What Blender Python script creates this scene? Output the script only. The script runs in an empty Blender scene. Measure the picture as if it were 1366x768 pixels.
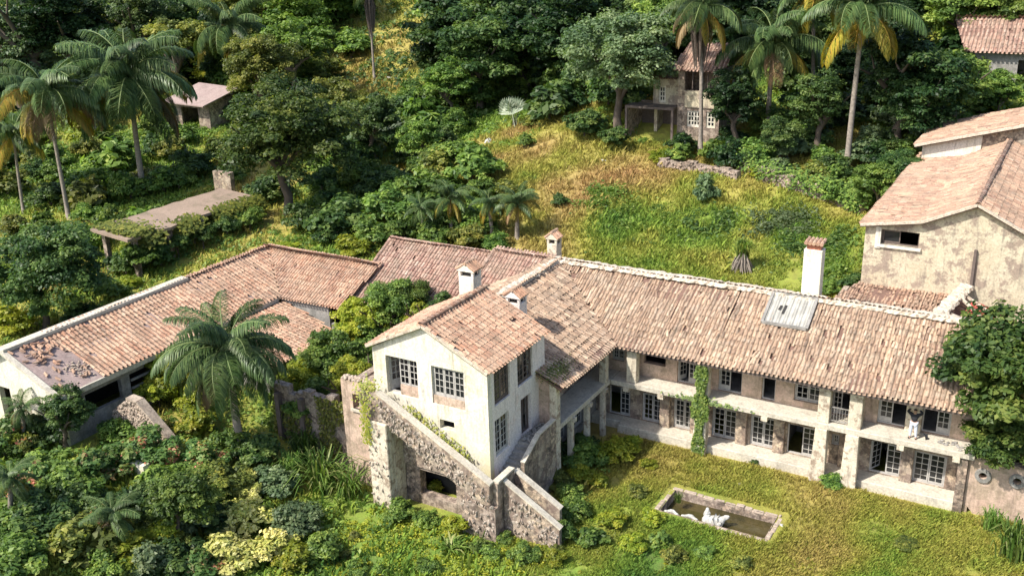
import bpy, bmesh, math, random
import numpy as np
from mathutils import Vector, Matrix
rad = math.radians
S = bpy.context.scene
COL = S.collection

# ------------------------------------------------------------------ camera, world, sun, exposure
F_PX, YAW, PITCH, ROLL, CAM_H = 1341.1, -0.532145442, 0.346299735, 0.0288929991, 28.0
_f = np.array([math.sin(YAW)*math.cos(PITCH), math.cos(YAW)*math.cos(PITCH), -math.sin(PITCH)])
_r = np.array([math.cos(YAW), -math.sin(YAW), 0.0]); _d = np.cross(_f, _r)
_c, _s = math.cos(ROLL), math.sin(ROLL)
RC = np.array([_c*_r+_s*_d, -_s*_r+_c*_d, _f])       # rows: right, down, forward
cam_data = bpy.data.cameras.new('camera'); cam = bpy.data.objects.new('camera', cam_data); COL.objects.link(cam)
cam_data.sensor_width = 36.0; cam_data.lens = 36.0*F_PX/1366.0
cam_data.clip_start = 0.5; cam_data.clip_end = 3000
M3 = Matrix((tuple(RC[0]), tuple(-RC[1]), tuple(-RC[2]))).transposed()
cam.matrix_world = Matrix.Translation((0, 0, CAM_H)) @ M3.to_4x4()
S.camera = cam

SUN_DIR = Vector((-0.45, -0.72, 0.98)).normalized()     # towards the sun
SUN_EL = math.asin(SUN_DIR.z); SUN_AZ = math.atan2(SUN_DIR.x, SUN_DIR.y)
w = bpy.data.worlds.new("World"); S.world = w; w.use_nodes = True
nt = w.node_tree; bg = nt.nodes['Background']
sky = nt.nodes.new('ShaderNodeTexSky'); sky.sky_type = 'NISHITA'; sky.sun_disc = False
sky.sun_elevation = SUN_EL; sky.sun_rotation = SUN_AZ; sky.air_density = 1.0; sky.dust_density = 2.0
nt.links.new(sky.outputs[0], bg.inputs[0]); bg.inputs[1].default_value = 0.15
sl = bpy.data.lights.new('sun', 'SUN'); sl.energy = 4.3; sl.angle = rad(1.6); sl.color = (1.0, 0.945, 0.86)
so = bpy.data.objects.new('sun', sl); COL.objects.link(so); so.location = (0, 0, 60)
so.rotation_euler = SUN_DIR.to_track_quat('Z', 'Y').to_euler()
S.view_settings.view_transform = 'Standard'; S.view_settings.look = 'None'
S.view_settings.exposure = 0.62; S.view_settings.gamma = 1.0
S.render.engine = 'CYCLES'
S.cycles.max_bounces = 7; S.cycles.diffuse_bounces = 5; S.cycles.transparent_max_bounces = 4

rng = np.random.default_rng(7); random.seed(7)

# ------------------------------------------------------------------ terrain function
def sm(t):
    t = np.clip(t, 0, 1); return t*t*(3-2*t)
def vnoise(x, y, seed=0):
    x = np.asarray(x, float); y = np.asarray(y, float)
    xi = np.floor(x).astype(np.int64); yi = np.floor(y).astype(np.int64)
    fx = sm(x-xi); fy = sm(y-yi)
    def h(a, b):
        n = (a*374761393 + b*668265263 + seed*982451653) & 0x7fffffff
        n = ((n ^ (n >> 13))*1274126177) & 0x7fffffff
        return ((n ^ (n >> 16)) & 0xffff)/65535.0
    return (h(xi, yi)*(1-fx)+h(xi+1, yi)*fx)*(1-fy)+(h(xi, yi+1)*(1-fx)+h(xi+1, yi+1)*fx)*fy
def fnoise(x, y, sc, seed=0, oct=3):
    t = 0; a = 1; s = 0
    for k in range(oct):
        t = t+a*vnoise(np.asarray(x)/sc*2**k, np.asarray(y)/sc*2**k, seed+k*17); s += a; a *= .5
    return t/s
def height(X, Y, rough=True):
    X = np.asarray(X, float); Y = np.asarray(Y, float)
    left = 2.0*sm((-33-X)/8)
    bL = sm((Y-49)/10); bM = sm((Y-57.0)/1.6); bR = sm((Y-48.75)/1.0)
    b = np.where(X > -2.4, bR, bM); t = sm((-42-X)/5); b = b*(1-t)+bL*t
    sl_ = .22-.10*sm((-40-X)/20)
    hill = 3.2+sl_*np.clip(Y-57, 0, 48)+.34*np.clip(Y-105, 0, 150)+.05*np.clip(Y-255, 0, 2000)
    z = left*(1-b)+b*hill
    if rough:
        far = sm((Y-60)/20)
        inb = ((X > -41.5) & (X < -2.9) & (Y > 47.6) & (Y < 57.2)) | ((X > -33) & (X < -21.5) & (Y > 36) & (Y < 50))
        z = z+np.where(inb, -.05, (fnoise(X, Y, 5, 3)-.5)*(.25+.7*far))
    return z
def ray(px, py): return RC.T @ np.array([(px-683)/F_PX, (py-384)/F_PX, 1.0])
def gp(px, py):
    """point of the terrain seen at a pixel of the 1366x768 photograph, and its depth"""
    D = ray(px, py); t = np.arange(20, 420, .25)
    P = np.array([0, 0, CAM_H])[None]+t[:, None]*D[None]
    hh = height(P[:, 0], P[:, 1], False)
    k = np.argmax(P[:, 2] < hh) if (P[:, 2] < hh).any() else len(t)-1
    return P[k, 0], P[k, 1], float(height(P[k, 0], P[k, 1])), t[k]

# ------------------------------------------------------------------ materials
def newmat(name):
    m = bpy.data.materials.new(name); m.use_nodes = True
    n = m.node_tree; b = n.nodes['Principled BSDF']; return m, n, b
def N(n, t, **kw):
    x = n.nodes.new(t)
    for k, v in kw.items():
        if k.startswith('i_'):
            key = k[2:]; x.inputs[int(key) if key.isdigit() else key].default_value = v
        else: setattr(x, k, v)
    return x
def ramp(n, fac, cols):
    r = N(n, 'ShaderNodeValToRGB'); e = r.color_ramp.elements
    while len(e) < len(cols): e.new(.5)
    for k, (p, c) in enumerate(cols): e[k].position = p; e[k].color = (*c, 1)
    n.links.new(fac, r.inputs[0]); return r.outputs[0]
def mixc(n, f, a, b, mode='MIX'):
    m = N(n, 'ShaderNodeMix', data_type='RGBA', blend_type=mode)
    for s, v in ((m.inputs[0], f), (m.inputs[6], a), (m.inputs[7], b)):
        if hasattr(v, 'links'): n.links.new(v, s)
        elif isinstance(v, (int, float)): s.default_value = v
        else: s.default_value = (*v, 1)
    return m.outputs[2]
def noise(n, scale, detail=4, rough=.6, stretch=None, off=0):
    tc = N(n, 'ShaderNodeTexCoord'); mp = N(n, 'ShaderNodeMapping'); n.links.new(tc.outputs['Object'], mp.inputs[0])
    if stretch: mp.inputs['Scale'].default_value = stretch
    mp.inputs['Location'].default_value = (off, off*.7, off*1.3)
    t = N(n, 'ShaderNodeTexNoise'); t.inputs['Scale'].default_value = scale
    t.inputs['Detail'].default_value = detail; t.inputs['Roughness'].default_value = rough
    n.links.new(mp.outputs[0], t.inputs[0]); return t.outputs[0]
def bump(n, b, h, st=.4, dist=.03):
    q = N(n, 'ShaderNodeBump'); q.inputs['Strength'].default_value = st; q.inputs['Distance'].default_value = dist
    n.links.new(h, q.inputs['Height']); n.links.new(q.outputs[0], b.inputs['Normal'])
def plaster(name, c0, c1, c2, c3=None, sc=.9, thr=(.42, .62), rough=.9, streak=.4, bst=.4, cells=0):
    """c0 main paint, c1 soft discolouring, c2 exposed/soiled patches, c3 thin streaks"""
    m, n, b = newmat(name)
    a = mixc(n, ramp(n, noise(n, sc, 5), [(.35, (0, 0, 0)), (.7, (1, 1, 1))]), c0, c1)
    p = ramp(n, noise(n, sc*1.7, 8, .7, off=11), [(thr[0], (0, 0, 0)), (thr[1], (1, 1, 1))])
    a = mixc(n, p, a, c2)
    if c3:
        s = ramp(n, noise(n, 3.0, 5, .7, stretch=(1, 1, .12), off=5), [(.52, (0, 0, 0)), (.74, (streak,)*3)])
        a = mixc(n, s, a, c3)
    if cells:
        tc = N(n, 'ShaderNodeTexCoord'); vo = N(n, 'ShaderNodeTexVoronoi'); vo.inputs['Scale'].default_value = cells
        wn = N(n, 'ShaderNodeTexNoise'); wn.inputs['Scale'].default_value = 1.3; wn.inputs['Detail'].default_value = 4; n.links.new(tc.outputs['Object'], wn.inputs[0]); wa = N(n, 'ShaderNodeVectorMath', operation='MULTIPLY_ADD'); wa.inputs[1].default_value = (.5, .5, .5); n.links.new(wn.outputs['Color'], wa.inputs[0]); n.links.new(tc.outputs['Object'], wa.inputs[2]); n.links.new(wa.outputs[0], vo.inputs[0])
        ve = N(n, 'ShaderNodeTexVoronoi', feature='DISTANCE_TO_EDGE'); ve.inputs['Scale'].default_value = cells; n.links.new(wa.outputs[0], ve.inputs[0])
        bw = N(n, 'ShaderNodeRGBToBW'); n.links.new(vo.outputs['Color'], bw.inputs[0])
        msk = ramp(n, noise(n, .8, 5, .7, off=17), [(.46, (0, 0, 0)), (.56, (.85, .85, .85))])
        st_ = mixc(n, 1.0, a, ramp(n, bw.outputs[0], [(.2, (.38, .37, .36)), (.8, (1.5, 1.42, 1.3))]), 'MULTIPLY')
        st_ = mixc(n, ramp(n, ve.outputs['Distance'], [(.0, (.75, .75, .75)), (.1, (0, 0, 0))]), st_, (.12, .10, .08))
        a = mixc(n, msk, a, st_)
    g = noise(n, 9, 6, .7, off=3)
    a = mixc(n, ramp(n, g, [(.35, (.72,)*3), (.65, (1.12,)*3)]), a, a, 'MIX') if False else mixc(n, .55, a, mixc(n, 1.0, a, ramp(n, g, [(.3, (.45,)*3), (.65, (1.3,)*3)]), 'MULTIPLY'))
    n.links.new(a, b.inputs['Base Color']); b.inputs['Roughness'].default_value = rough
    bump(n, b, g, bst, .04); return m
def plain(name, c, rough=.7, metal=0, var=.25, sc=6):
    m, n, b = newmat(name)
    g = noise(n, sc, 4)
    k = ramp(n, g, [(.3, tuple(x*(1-var) for x in c)), (.7, tuple(min(1, x*(1+var)) for x in c))])
    n.links.new(k, b.inputs['Base Color']); b.inputs['Roughness'].default_value = rough; b.inputs['Metallic'].default_value = metal
    bump(n, b, g, .15, .02); return m
def attr(n, name='v'):
    return N(n, 'ShaderNodeAttribute', attribute_name=name).outputs['Fac']
def tile_mat(name, cols, lichen, lf=(.5, .72), st=(3.2, .45, .45)):
    m, n, b = newmat(name)
    a = ramp(n, attr(n), [(k/(len(cols)-1), c) for k, c in enumerate(cols)])
    f = ramp(n, noise(n, 1.1, 7, .72), [(lf[0], (0, 0, 0)), (lf[1], (.8,)*3)])
    a = mixc(n, f, a, lichen)
    g = noise(n, 7, 6, .7, off=4)
    a = mixc(n, ramp(n, g, [(.53, (0, 0, 0)), (.68, (.85,)*3)]), a, (.06, .048, .036))
    a = mixc(n, ramp(n, noise(n, 1.0, 7, .75, stretch=st, off=41), [(.52, (0, 0, 0)), (.68, (.8,)*3)]), a, (.10, .08, .06))
    a = mixc(n, ramp(n, noise(n, 1.7, 8, .8, off=31), [(.53, (0, 0, 0)), (.66, (.7,)*3)]), a, (.13, .105, .07))
    a = mixc(n, ramp(n, noise(n, .5, 6, .7, off=9), [(.42, (0, 0, 0)), (.7, (.75,)*3)]), a, (.27, .19, .135))
    a = mixc(n, ramp(n, noise(n, 2.6, 6, .75, stretch=(1, 1, 1), off=21), [(.55, (0, 0, 0)), (.8, (.7,)*3)]), a, (.62, .52, .42))
    n.links.new(a, b.inputs['Base Color']); b.inputs['Roughness'].default_value = .92
    bump(n, b, g, .3, .02); return m
def leaf_mat(name, cols, trans=.38, rough=.5, hue=.012, tone=False):
    m, n, b = newmat(name)
    v = attr(n)
    a = ramp(n, v, [(k/(len(cols)-1), c) for k, c in enumerate(cols)])
    oi = N(n, 'ShaderNodeObjectInfo'); hs = N(n, 'ShaderNodeHueSaturation')
    mr = N(n, 'ShaderNodeMapRange'); n.links.new(oi.outputs['Random'], mr.inputs[0])
    mr.inputs[3].default_value = .5-hue; mr.inputs[4].default_value = .5+hue*.6
    mv = N(n, 'ShaderNodeMapRange'); 
    mm = N(n, 'ShaderNodeMath', operation='FRACT'); m2 = N(n, 'ShaderNodeMath', operation='MULTIPLY'); m2.inputs[1].default_value = 7.31
    n.links.new(oi.outputs['Random'], m2.inputs[0]); n.links.new(m2.outputs[0], mm.inputs[0]); n.links.new(mm.outputs[0], mv.inputs[0])
    mv.inputs[3].default_value = .72; mv.inputs[4].default_value = 1.25
    n.links.new(mr.outputs[0], hs.inputs['Hue']); n.links.new(mv.outputs[0], hs.inputs['Value']); n.links.new(a, hs.inputs['Color'])
    c = hs.outputs[0]
    n.links.new(c, b.inputs['Base Color']); b.inputs['Roughness'].default_value = rough
    b.inputs['Specular IOR Level'].default_value = .35
    t = N(n, 'ShaderNodeBsdfTranslucent'); n.links.new(mixc(n, 1.0, c, (1.0, 1.15, .5), 'MULTIPLY'), t.inputs[0])
    mx = N(n, 'ShaderNodeMixShader'); mx.inputs[0].default_value = trans
    n.links.new(b.outputs[0], mx.inputs[1]); n.links.new(t.outputs[0], mx.inputs[2])
    n.links.new(mx.outputs[0], n.nodes['Material Output'].inputs[0]); return m
MT = {}
MT['cream'] = plaster('cream_plaster', (.71, .665, .585), (.70, .65, .52), (.62, .58, .40), (.30, .27, .20), sc=.5, thr=(.54, .70), streak=.9, bst=.12)
m = MT['cream']; n = m.node_tree; b = n.nodes['Principled BSDF']; src = b.inputs['Base Color'].links[0].from_socket
tc = N(n, 'ShaderNodeNewGeometry'); sx = N(n, 'ShaderNodeSeparateXYZ'); n.links.new(tc.outputs['Position'], sx.inputs[0])
mr = N(n, 'ShaderNodeMapRange'); n.links.new(sx.outputs['Z'], mr.inputs[0]); mr.inputs[1].default_value = 5.6; mr.inputs[2].default_value = 2.2
mu = N(n, 'ShaderNodeMath', operation='MULTIPLY'); n.links.new(mr.outputs[0], mu.inputs[0]); n.links.new(ramp(n, noise(n, .8, 5, .7, off=8), [(.38, (0, 0, 0)), (.6, (.8,)*3)]), mu.inputs[1])
n.links.new(mixc(n, mu.outputs[0], src, (.60, .54, .27)), b.inputs['Base Color'])
MT['pink'] = plaster('pink_shade_tint_plaster', (.74, .66, .62), (.76, .69, .63), (.60, .42, .33), (.34, .26, .22), sc=.5, thr=(.57, .74), streak=.65, bst=.12)  # pink cast of the house's shaded side put into the plaster colour
MT['old'] = plaster('weathered_tan_plaster', (.48, .40, .30), (.38, .30, .23), (.24, .18, .145), (.12, .10, .08), sc=1.1, thr=(.45, .55), streak=.9, cells=5.5)
MT['oldpink'] = plaster('rosy_plaster', (.58, .44, .34), (.50, .35, .27), (.38, .29, .21), (.18, .13, .10), sc=.9, thr=(.47, .58), streak=.8)
MT['pillar'] = plaster('limewashed_pillar', (.68, .62, .48), (.56, .48, .37), (.34, .26, .19), (.18, .14, .11), sc=1.5, thr=(.52, .6), streak=.8)
MT['slab'] = plaster('balcony_concrete', (.60, .55, .45), (.50, .45, .36), (.33, .29, .23), (.24, .21, .18), sc=1.0, thr=(.52, .75), streak=.5)
MT['barn'] = plaster('peeling_yellow_plaster', (.58, .52, .38), (.50, .42, .29), (.33, .26, .20), (.20, .17, .14), sc=.6, thr=(.50, .56), streak=.9)
MT['stone'] = plaster('rubble_stone', (.44, .36, .29), (.33, .25, .20), (.18, .135, .11), (.10, .09, .06), sc=1.8, thr=(.45, .57), streak=.7, bst=.8, cells=5.0)
MT['facing'] = plaster('facing_stone', (.50, .43, .35), (.40, .33, .27), (.27, .22, .18), (.12, .10, .08), sc=2.5, thr=(.45, .6), streak=.6)
MT['paverock'] = plaster('loose_stone', (.52, .43, .33), (.40, .31, .24), (.30, .24, .19), None, sc=3, bst=.6)
MT['grey'] = plaster('grey_cement', (.36, .34, .31), (.28, .26, .24), (.20, .19, .17), (.12, .12, .11), sc=.8, streak=.5)
MT['mortar'] = plaster('ridge_mortar', (.60, .53, .43), (.55, .46, .35), (.38, .30, .22), None, sc=2.5, thr=(.5, .62), bst=.8)
MT['bare'] = plaster('bare_roof_slab', (.36, .27, .24), (.30, .22, .20), (.24, .18, .16), (.5, .44, .38), sc=.5, thr=(.5, .7))
MT['flatroof'] = plaster('dusty_concrete_roof', (.34, .25, .19), (.27, .20, .15), (.17, .14, .09), (.16, .16, .08), sc=.35, thr=(.5, .7))
MT['deck'] = plain('shaded_tile_channels', (.17, .10, .075), .95, sc=3)  # darker than the tiles: shadow of the channels put into the deck colour
MT['t_main'] = tile_mat('sun_bleached_tiles', [(.34, .215, .14), (.54, .375, .25), (.24, .15, .10), (.63, .47, .33), (.45, .285, .185)], (.44, .37, .27))
MT['t_house'] = tile_mat('orange_clay_tiles', [(.46, .245, .15), (.60, .40, .27), (.35, .175, .11), (.55, .32, .21)], (.50, .41, .29), (.55, .8), st=(.45, 3.2, .45))
MT['t_mainx'] = tile_mat('sun_bleached_tiles_cross', [(.34, .215, .14), (.54, .375, .25), (.24, .15, .10), (.63, .47, .33), (.45, .285, .185)], (.44, .37, .27), st=(.45, 3.2, .45))
MT['t_dark'] = tile_mat('greyed_tiles', [(.34, .185, .135), (.48, .315, .235), (.25, .13, .10), (.56, .41, .32)], (.38, .31, .23))
MT['t_barn'] = tile_mat('rosy_tiles', [(.46, .265, .175), (.56, .37, .25), (.33, .185, .125), (.54, .39, .285)], (.46, .36, .25), st=(.45, 3.2, .45))
MT['ridge'] = MT['t_house']
MT['brick'] = plain('red_brick', (.42, .16, .10), .9)
MT['redpaint'] = plain('faded_red_sheet', (.50, .10, .075), .7)
MT['wood'] = plain('weathered_white_wood', (.42, .40, .37), .7, var=.2)
MT['darkwood'] = plain('old_timber', (.13, .10, .085), .85)
MT['metal'] = plain('grey_roof_sheet', (.40, .385, .34), .55, .1, sc=2)
MT['dark'] = plain('painted_dark_interior', (.035, .032, .03), .95)  # near-black colour stands in for the shade inside rooms and openings
m, n, b = newmat('window_glass'); b.inputs['Base Color'].default_value = (.018, .02, .022, 1); b.inputs['Roughness'].default_value = .12; MT['glass'] = m
m, n, b = newmat('pool_water'); n.links.new(ramp(n, noise(n, .7, 4), [(.35, (.035, .032, .013)), (.7, (.085, .065, .022))]), b.inputs['Base Color']); b.inputs['Roughness'].default_value = .08; bump(n, b, noise(n, 6), .05, .02); MT['water'] = m
MT['white'] = plain('chipped_white_stone', (.44, .43, .39), .8, var=.35, sc=9)
MT['bark'] = plain('tree_bark', (.13, .10, .075), .95, sc=4, var=.4)
MT['palmbark'] = plain('palm_bark', (.26, .22, .18), .9, sc=5, var=.35)
MT['skirt'] = plain('dead_palm_skirt', (.13, .10, .08), .95, sc=6, var=.5)
MT['jeans'] = plain('pale_jeans', (.55, .58, .66), .9, var=.1)
MT['black'] = plain('black_cloth', (.02, .02, .025), .9, var=.1)
MT['skin'] = plain('skin', (.42, .25, .17), .6, var=.08)
MT['hair'] = plain('dark_hair', (.02, .015, .012), .6, var=.1)
L = {}
L['deep'] = leaf_mat('deep_green_leaves', [(.030, .070, .022), (.065, .125, .034), (.125, .20, .05), (.22, .29, .08)])
L['mid'] = leaf_mat('mid_green_leaves', [(.060, .12, .028), (.125, .21, .042), (.21, .31, .06), (.34, .41, .09)])
L['tree'] = leaf_mat('tree_leaves', [(.028, .065, .018), (.065, .12, .026), (.125, .185, .04), (.25, .29, .07)])
L['yellow'] = leaf_mat('yellow_green_leaves', [(0.143, 0.198, 0.020), (0.242, 0.297, 0.028), (0.352, 0.374, 0.039), (0.462, 0.418, 0.055)])
L['olive'] = leaf_mat('olive_leaves', [(.07, .10, .028), (.15, .185, .04), (.26, .28, .055), (.40, .37, .08)])
L['grey'] = leaf_mat('dusty_green_leaves', [(0.075, 0.125, 0.056), (0.125, 0.188, 0.088), (0.188, 0.250, 0.112), (0.263, 0.312, 0.163)])
L['forest'] = leaf_mat('forest_leaves', [(.012, .034, .012), (.024, .060, .018), (.050, .100, .026), (.11, .16, .045)])
L['blossom'] = leaf_mat('cream_yellow_blossom', [(.30, .34, .08), (.50, .48, .12), (.66, .60, .22), (.72, .66, .30)], trans=.2)
L['pinkish'] = leaf_mat('leaves_with_pink_flowers', [(0.070, 0.154, 0.042), (0.126, 0.224, 0.056), (0.210, 0.280, 0.084), (0.700, 0.224, 0.168)])
L['frond'] = leaf_mat('palm_leaf', [(.040, .080, .030), (.075, .135, .042), (.13, .20, .06), (.25, .31, .12)], trans=.22, rough=.42, hue=.01)
L['frondy'] = leaf_mat('yellowing_palm_leaf', [(.18, .20, .03), (.32, .29, .04), (.45, .33, .05), (.50, .27, .05)], trans=.2, hue=.012)
L['frondb'] = leaf_mat('dry_palm_leaf', [(.16, .10, .05), (.26, .17, .08), (.33, .24, .13), (.20, .12, .06)], trans=.1)
L['fan'] = leaf_mat('pale_fan_leaf', [(.14, .19, .12), (.22, .28, .18), (.32, .37, .26), (.40, .44, .32)], trans=.2)
L['reed'] = leaf_mat('long_grass_blades', [(.05, .12, .02), (.09, .18, .03), (.16, .25, .05), (.30, .32, .12)], trans=.3)

def grass_mat(name, ground):
    m, n, b = newmat(name)
    t = attr(n, 'tone'); v = attr(n, 'v')
    a = ramp(n, t, [(0, (.36, .215, .09)), (.22, (.40, .31, .10)), (.42, (.34, .33, .065)), (.62, (.20, .30, .045)), (.84, (.075, .18, .04)), (1, (.045, .10, .03))])
    if ground: a = mixc(n, ramp(n, noise(n, 1.8, 8, .75), [(.4, (0, 0, 0)), (.75, (.7,)*3)]), a, (.15, .105, .055))
    k = ramp(n, v, [(0, (.62,)*3), (1, (1.35,)*3)])
    a = mixc(n, 1.0, a, k, 'MULTIPLY')
    n.links.new(a, b.inputs['Base Color']); b.inputs['Roughness'].default_value = .8; b.inputs['Specular IOR Level'].default_value = .15
    if ground: bump(n, b, noise(n, 3, 8, .7), .8, .12)
    else:
        tr = N(n, 'ShaderNodeBsdfTranslucent'); n.links.new(a, tr.inputs[0]); mx = N(n, 'ShaderNodeMixShader'); mx.inputs[0].default_value = .3
        n.links.new(b.outputs[0], mx.inputs[1]); n.links.new(tr.outputs[0], mx.inputs[2]); n.links.new(mx.outputs[0], n.nodes['Material Output'].inputs[0])
    return m
MT['ground'] = grass_mat('overgrown_ground', True); MT['grass'] = grass_mat('grass_blades', False)

# ------------------------------------------------------------------ object helpers
def tag(o, label=None, cat=None, group=None, kind=None):
    if label: o['label'] = label
    if cat: o['category'] = cat
    if group: o['group'] = group
    if kind: o['kind'] = kind
    return o
ORG = {}
def thing(name, loc, label, cat, group=None):
    o = bpy.data.objects.new(name, None); COL.objects.link(o); o.location = loc; o.empty_display_size = .3
    ORG[o.name] = tuple(loc); return tag(o, label, cat, group)
def link(name, me, mat=None, parent=None):
    o = bpy.data.objects.new(name, me); COL.objects.link(o)
    if mat is not None:
        if len(me.materials) == 0: me.materials.append(None)
        o.material_slots[0].link = 'OBJECT'; o.material_slots[0].material = mat
    if parent is not None:
        o.parent = parent; ORG[o.name] = ORG.get(parent.name, (0, 0, 0))
    return o
def npmesh(name, V, Fq, v=None, tone=None, smooth=False):
    """V (n,3); Fq (m,k) faces with k corners"""
    me = bpy.data.meshes.new(name); V = np.ascontiguousarray(V, np.float32); Fq = np.ascontiguousarray(Fq, np.int32)
    m, k = Fq.shape
    me.vertices.add(len(V)); me.vertices.foreach_set('co', V.ravel())
    me.loops.add(m*k); me.loops.foreach_set('vertex_index', Fq.ravel())
    me.polygons.add(m); me.polygons.foreach_set('loop_start', np.arange(0, m*k, k, dtype=np.int32))
    for nm, arr in (('v', v), ('tone', tone)):
        if arr is not None:
            at = me.attributes.new(nm, 'FLOAT', 'POINT'); at.data.foreach_set('value', np.ascontiguousarray(arr, np.float32))
    me.update(calc_edges=True)
    if smooth: me.polygons.foreach_set('use_smooth', [True]*m)
    return me
class MB:
    def __init__(s): s.V = []; s.F = []; s.A = []
    def add(s, vs, fs, a=.5):
        k = len(s.V); s.V += [tuple(v) for v in vs]; s.F += [tuple(i+k for i in f) for f in fs]; s.A += [a]*len(vs); return s
    def box(s, x0, x1, y0, y1, z0, z1, a=.5):
        v = [(x, y, z) for z in (z0, z1) for y in (y0, y1) for x in (x0, x1)]
        return s.add(v, [(0, 2, 3, 1), (4, 5, 7, 6), (0, 1, 5, 4), (2, 6, 7, 3), (0, 4, 6, 2), (1, 3, 7, 5)], a)
    def bar(s, p, q, wd, hd, up=(0, 0, 1), a=.5):
        p, q, up = Vector(p), Vector(q), Vector(up); d = (q-p).normalized()
        x = d.cross(up).normalized(); u = x.cross(d).normalized()
        v = [e+x*i*wd/2+u*j*hd/2 for e in (p, q) for i, j in ((-1, -1), (1, -1), (1, 1), (-1, 1))]
        return s.add(v, [(0, 1, 2, 3), (4, 7, 6, 5), (0, 4, 5, 1), (1, 5, 6, 2), (2, 6, 7, 3), (3, 7, 4, 0)], a)
    def prism(s, poly, off, a=.5):
        """poly: list of 3D points, extruded by vector off"""
        n = len(poly); off = Vector(off); v = [Vector(p) for p in poly]; v += [p+off for p in v]
        return s.add(v, [tuple(range(n)), tuple(range(2*n-1, n-1, -1))]+[(i, i+n, (i+1) % n+n, (i+1) % n) for i in range(n)], a)
    def tube(s, pts, rr, n=8, a=.5, cap=True):
        pts = [Vector(p) for p in pts]; vs = []; fs = []
        for i, p in enumerate(pts):
            d = (pts[min(i+1, len(pts)-1)]-pts[max(i-1, 0)]).normalized()
            x = d.cross(Vector((.13, .97, .21))).normalized(); y = d.cross(x)
            for k in range(n):
                t = 2*math.pi*k/n; vs.append(p+(x*math.cos(t)+y*math.sin(t))*rr[i])
        for i in range(len(pts)-1):
            for k in range(n): fs.append((i*n+k, i*n+(k+1) % n, (i+1)*n+(k+1) % n, (i+1)*n+k))
        if cap: fs += [tuple(range(n)), tuple(range(len(vs)-1, len(vs)-n-1, -1))]
        return s.add(vs, fs, a)
    def rock(s, c, r, a=None, flat=.7):
        """irregular low-poly stone"""
        vs = []; b = bmesh.new(); bmesh.ops.create_icosphere(b, subdivisions=1, radius=1)
        ph = random.random()*6
        R = Matrix.Rotation(random.random()*6.28, 3, 'Z')
        for v in b.verts:
            k = .75+.5*random.random(); q = R @ Vector((v.co.x*r[0]*k, v.co.y*r[1]*k, v.co.z*r[2]*k)); vs.append(q+Vector(c))
        fs = [tuple(v.index for v in f.verts) for f in b.faces]; b.free()
        return s.add(vs, fs, random.random() if a is None else a)
    def build(s, name, mat, parent=None, smooth=False, kind=None, bevel=0):
        o3 = ORG.get(parent.name, (0, 0, 0)) if parent is not None else (0, 0, 0)
        me = bpy.data.meshes.new(name)
        me.from_pydata([(v[0]-o3[0], v[1]-o3[1], v[2]-o3[2]) for v in s.V], [], s.F)
        at = me.attributes.new('v', 'FLOAT', 'POINT'); at.data.foreach_set('value', s.A)
        me.validate(); me.update()
        if smooth: me.polygons.foreach_set('use_smooth', [True]*len(me.polygons))
        me.materials.append(mat)
        o = bpy.data.objects.new(name, me); COL.objects.link(o)
        if parent is not None: o.parent = parent; ORG[o.name] = o3
        if kind: o['kind'] = kind
        if bevel:
            b = o.modifiers.new('bevel', 'BEVEL'); b.width = bevel; b.segments = 1
        return o
def wall(mb, ax, at, th, u0, u1, z0, z1, ops=()):
    """wall with real openings. ax 'y': front face at y=at, body behind it; ax 'x': front face at x=at (facing +X)"""
    us = sorted({u0, u1, *[min(max(o[k], u0), u1) for o in ops for k in (0, 1)]})
    zs = sorted({z0, z1, *[min(max(o[k], z0), z1) for o in ops for k in (2, 3)]})
    def solid(i, j):
        if i < 0 or j < 0 or i >= len(us)-1 or j >= len(zs)-1: return False
        cu, cz = (us[i]+us[i+1])/2, (zs[j]+zs[j+1])/2
        return not any(o[0] < cu < o[1] and o[2] < cz < o[3] for o in ops)
    def P(u, z, b): return (u, at+(th if b else 0), z) if ax == 'y' else (at-(th if b else 0), u, z)
    for i in range(len(us)-1):
        for j in range(len(zs)-1):
            if not solid(i, j): continue
            a, b, c, d = us[i], us[i+1], zs[j], zs[j+1]
            for k in (0, 1): mb.add([P(a, c, k), P(b, c, k), P(b, d, k), P(a, d, k)], [(0, 1, 2, 3)])
            if not solid(i-1, j): mb.add([P(a, c, 0), P(a, d, 0), P(a, d, 1), P(a, c, 1)], [(0, 1, 2, 3)])
            if not solid(i+1, j): mb.add([P(b, c, 0), P(b, d, 0), P(b, d, 1), P(b, c, 1)], [(0, 1, 2, 3)])
            if not solid(i, j-1): mb.add([P(a, c, 0), P(b, c, 0), P(b, c, 1), P(a, c, 1)], [(0, 1, 2, 3)])
            if not solid(i, j+1): mb.add([P(a, d, 0), P(b, d, 0), P(b, d, 1), P(a, d, 1)], [(0, 1, 2, 3)])
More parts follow.
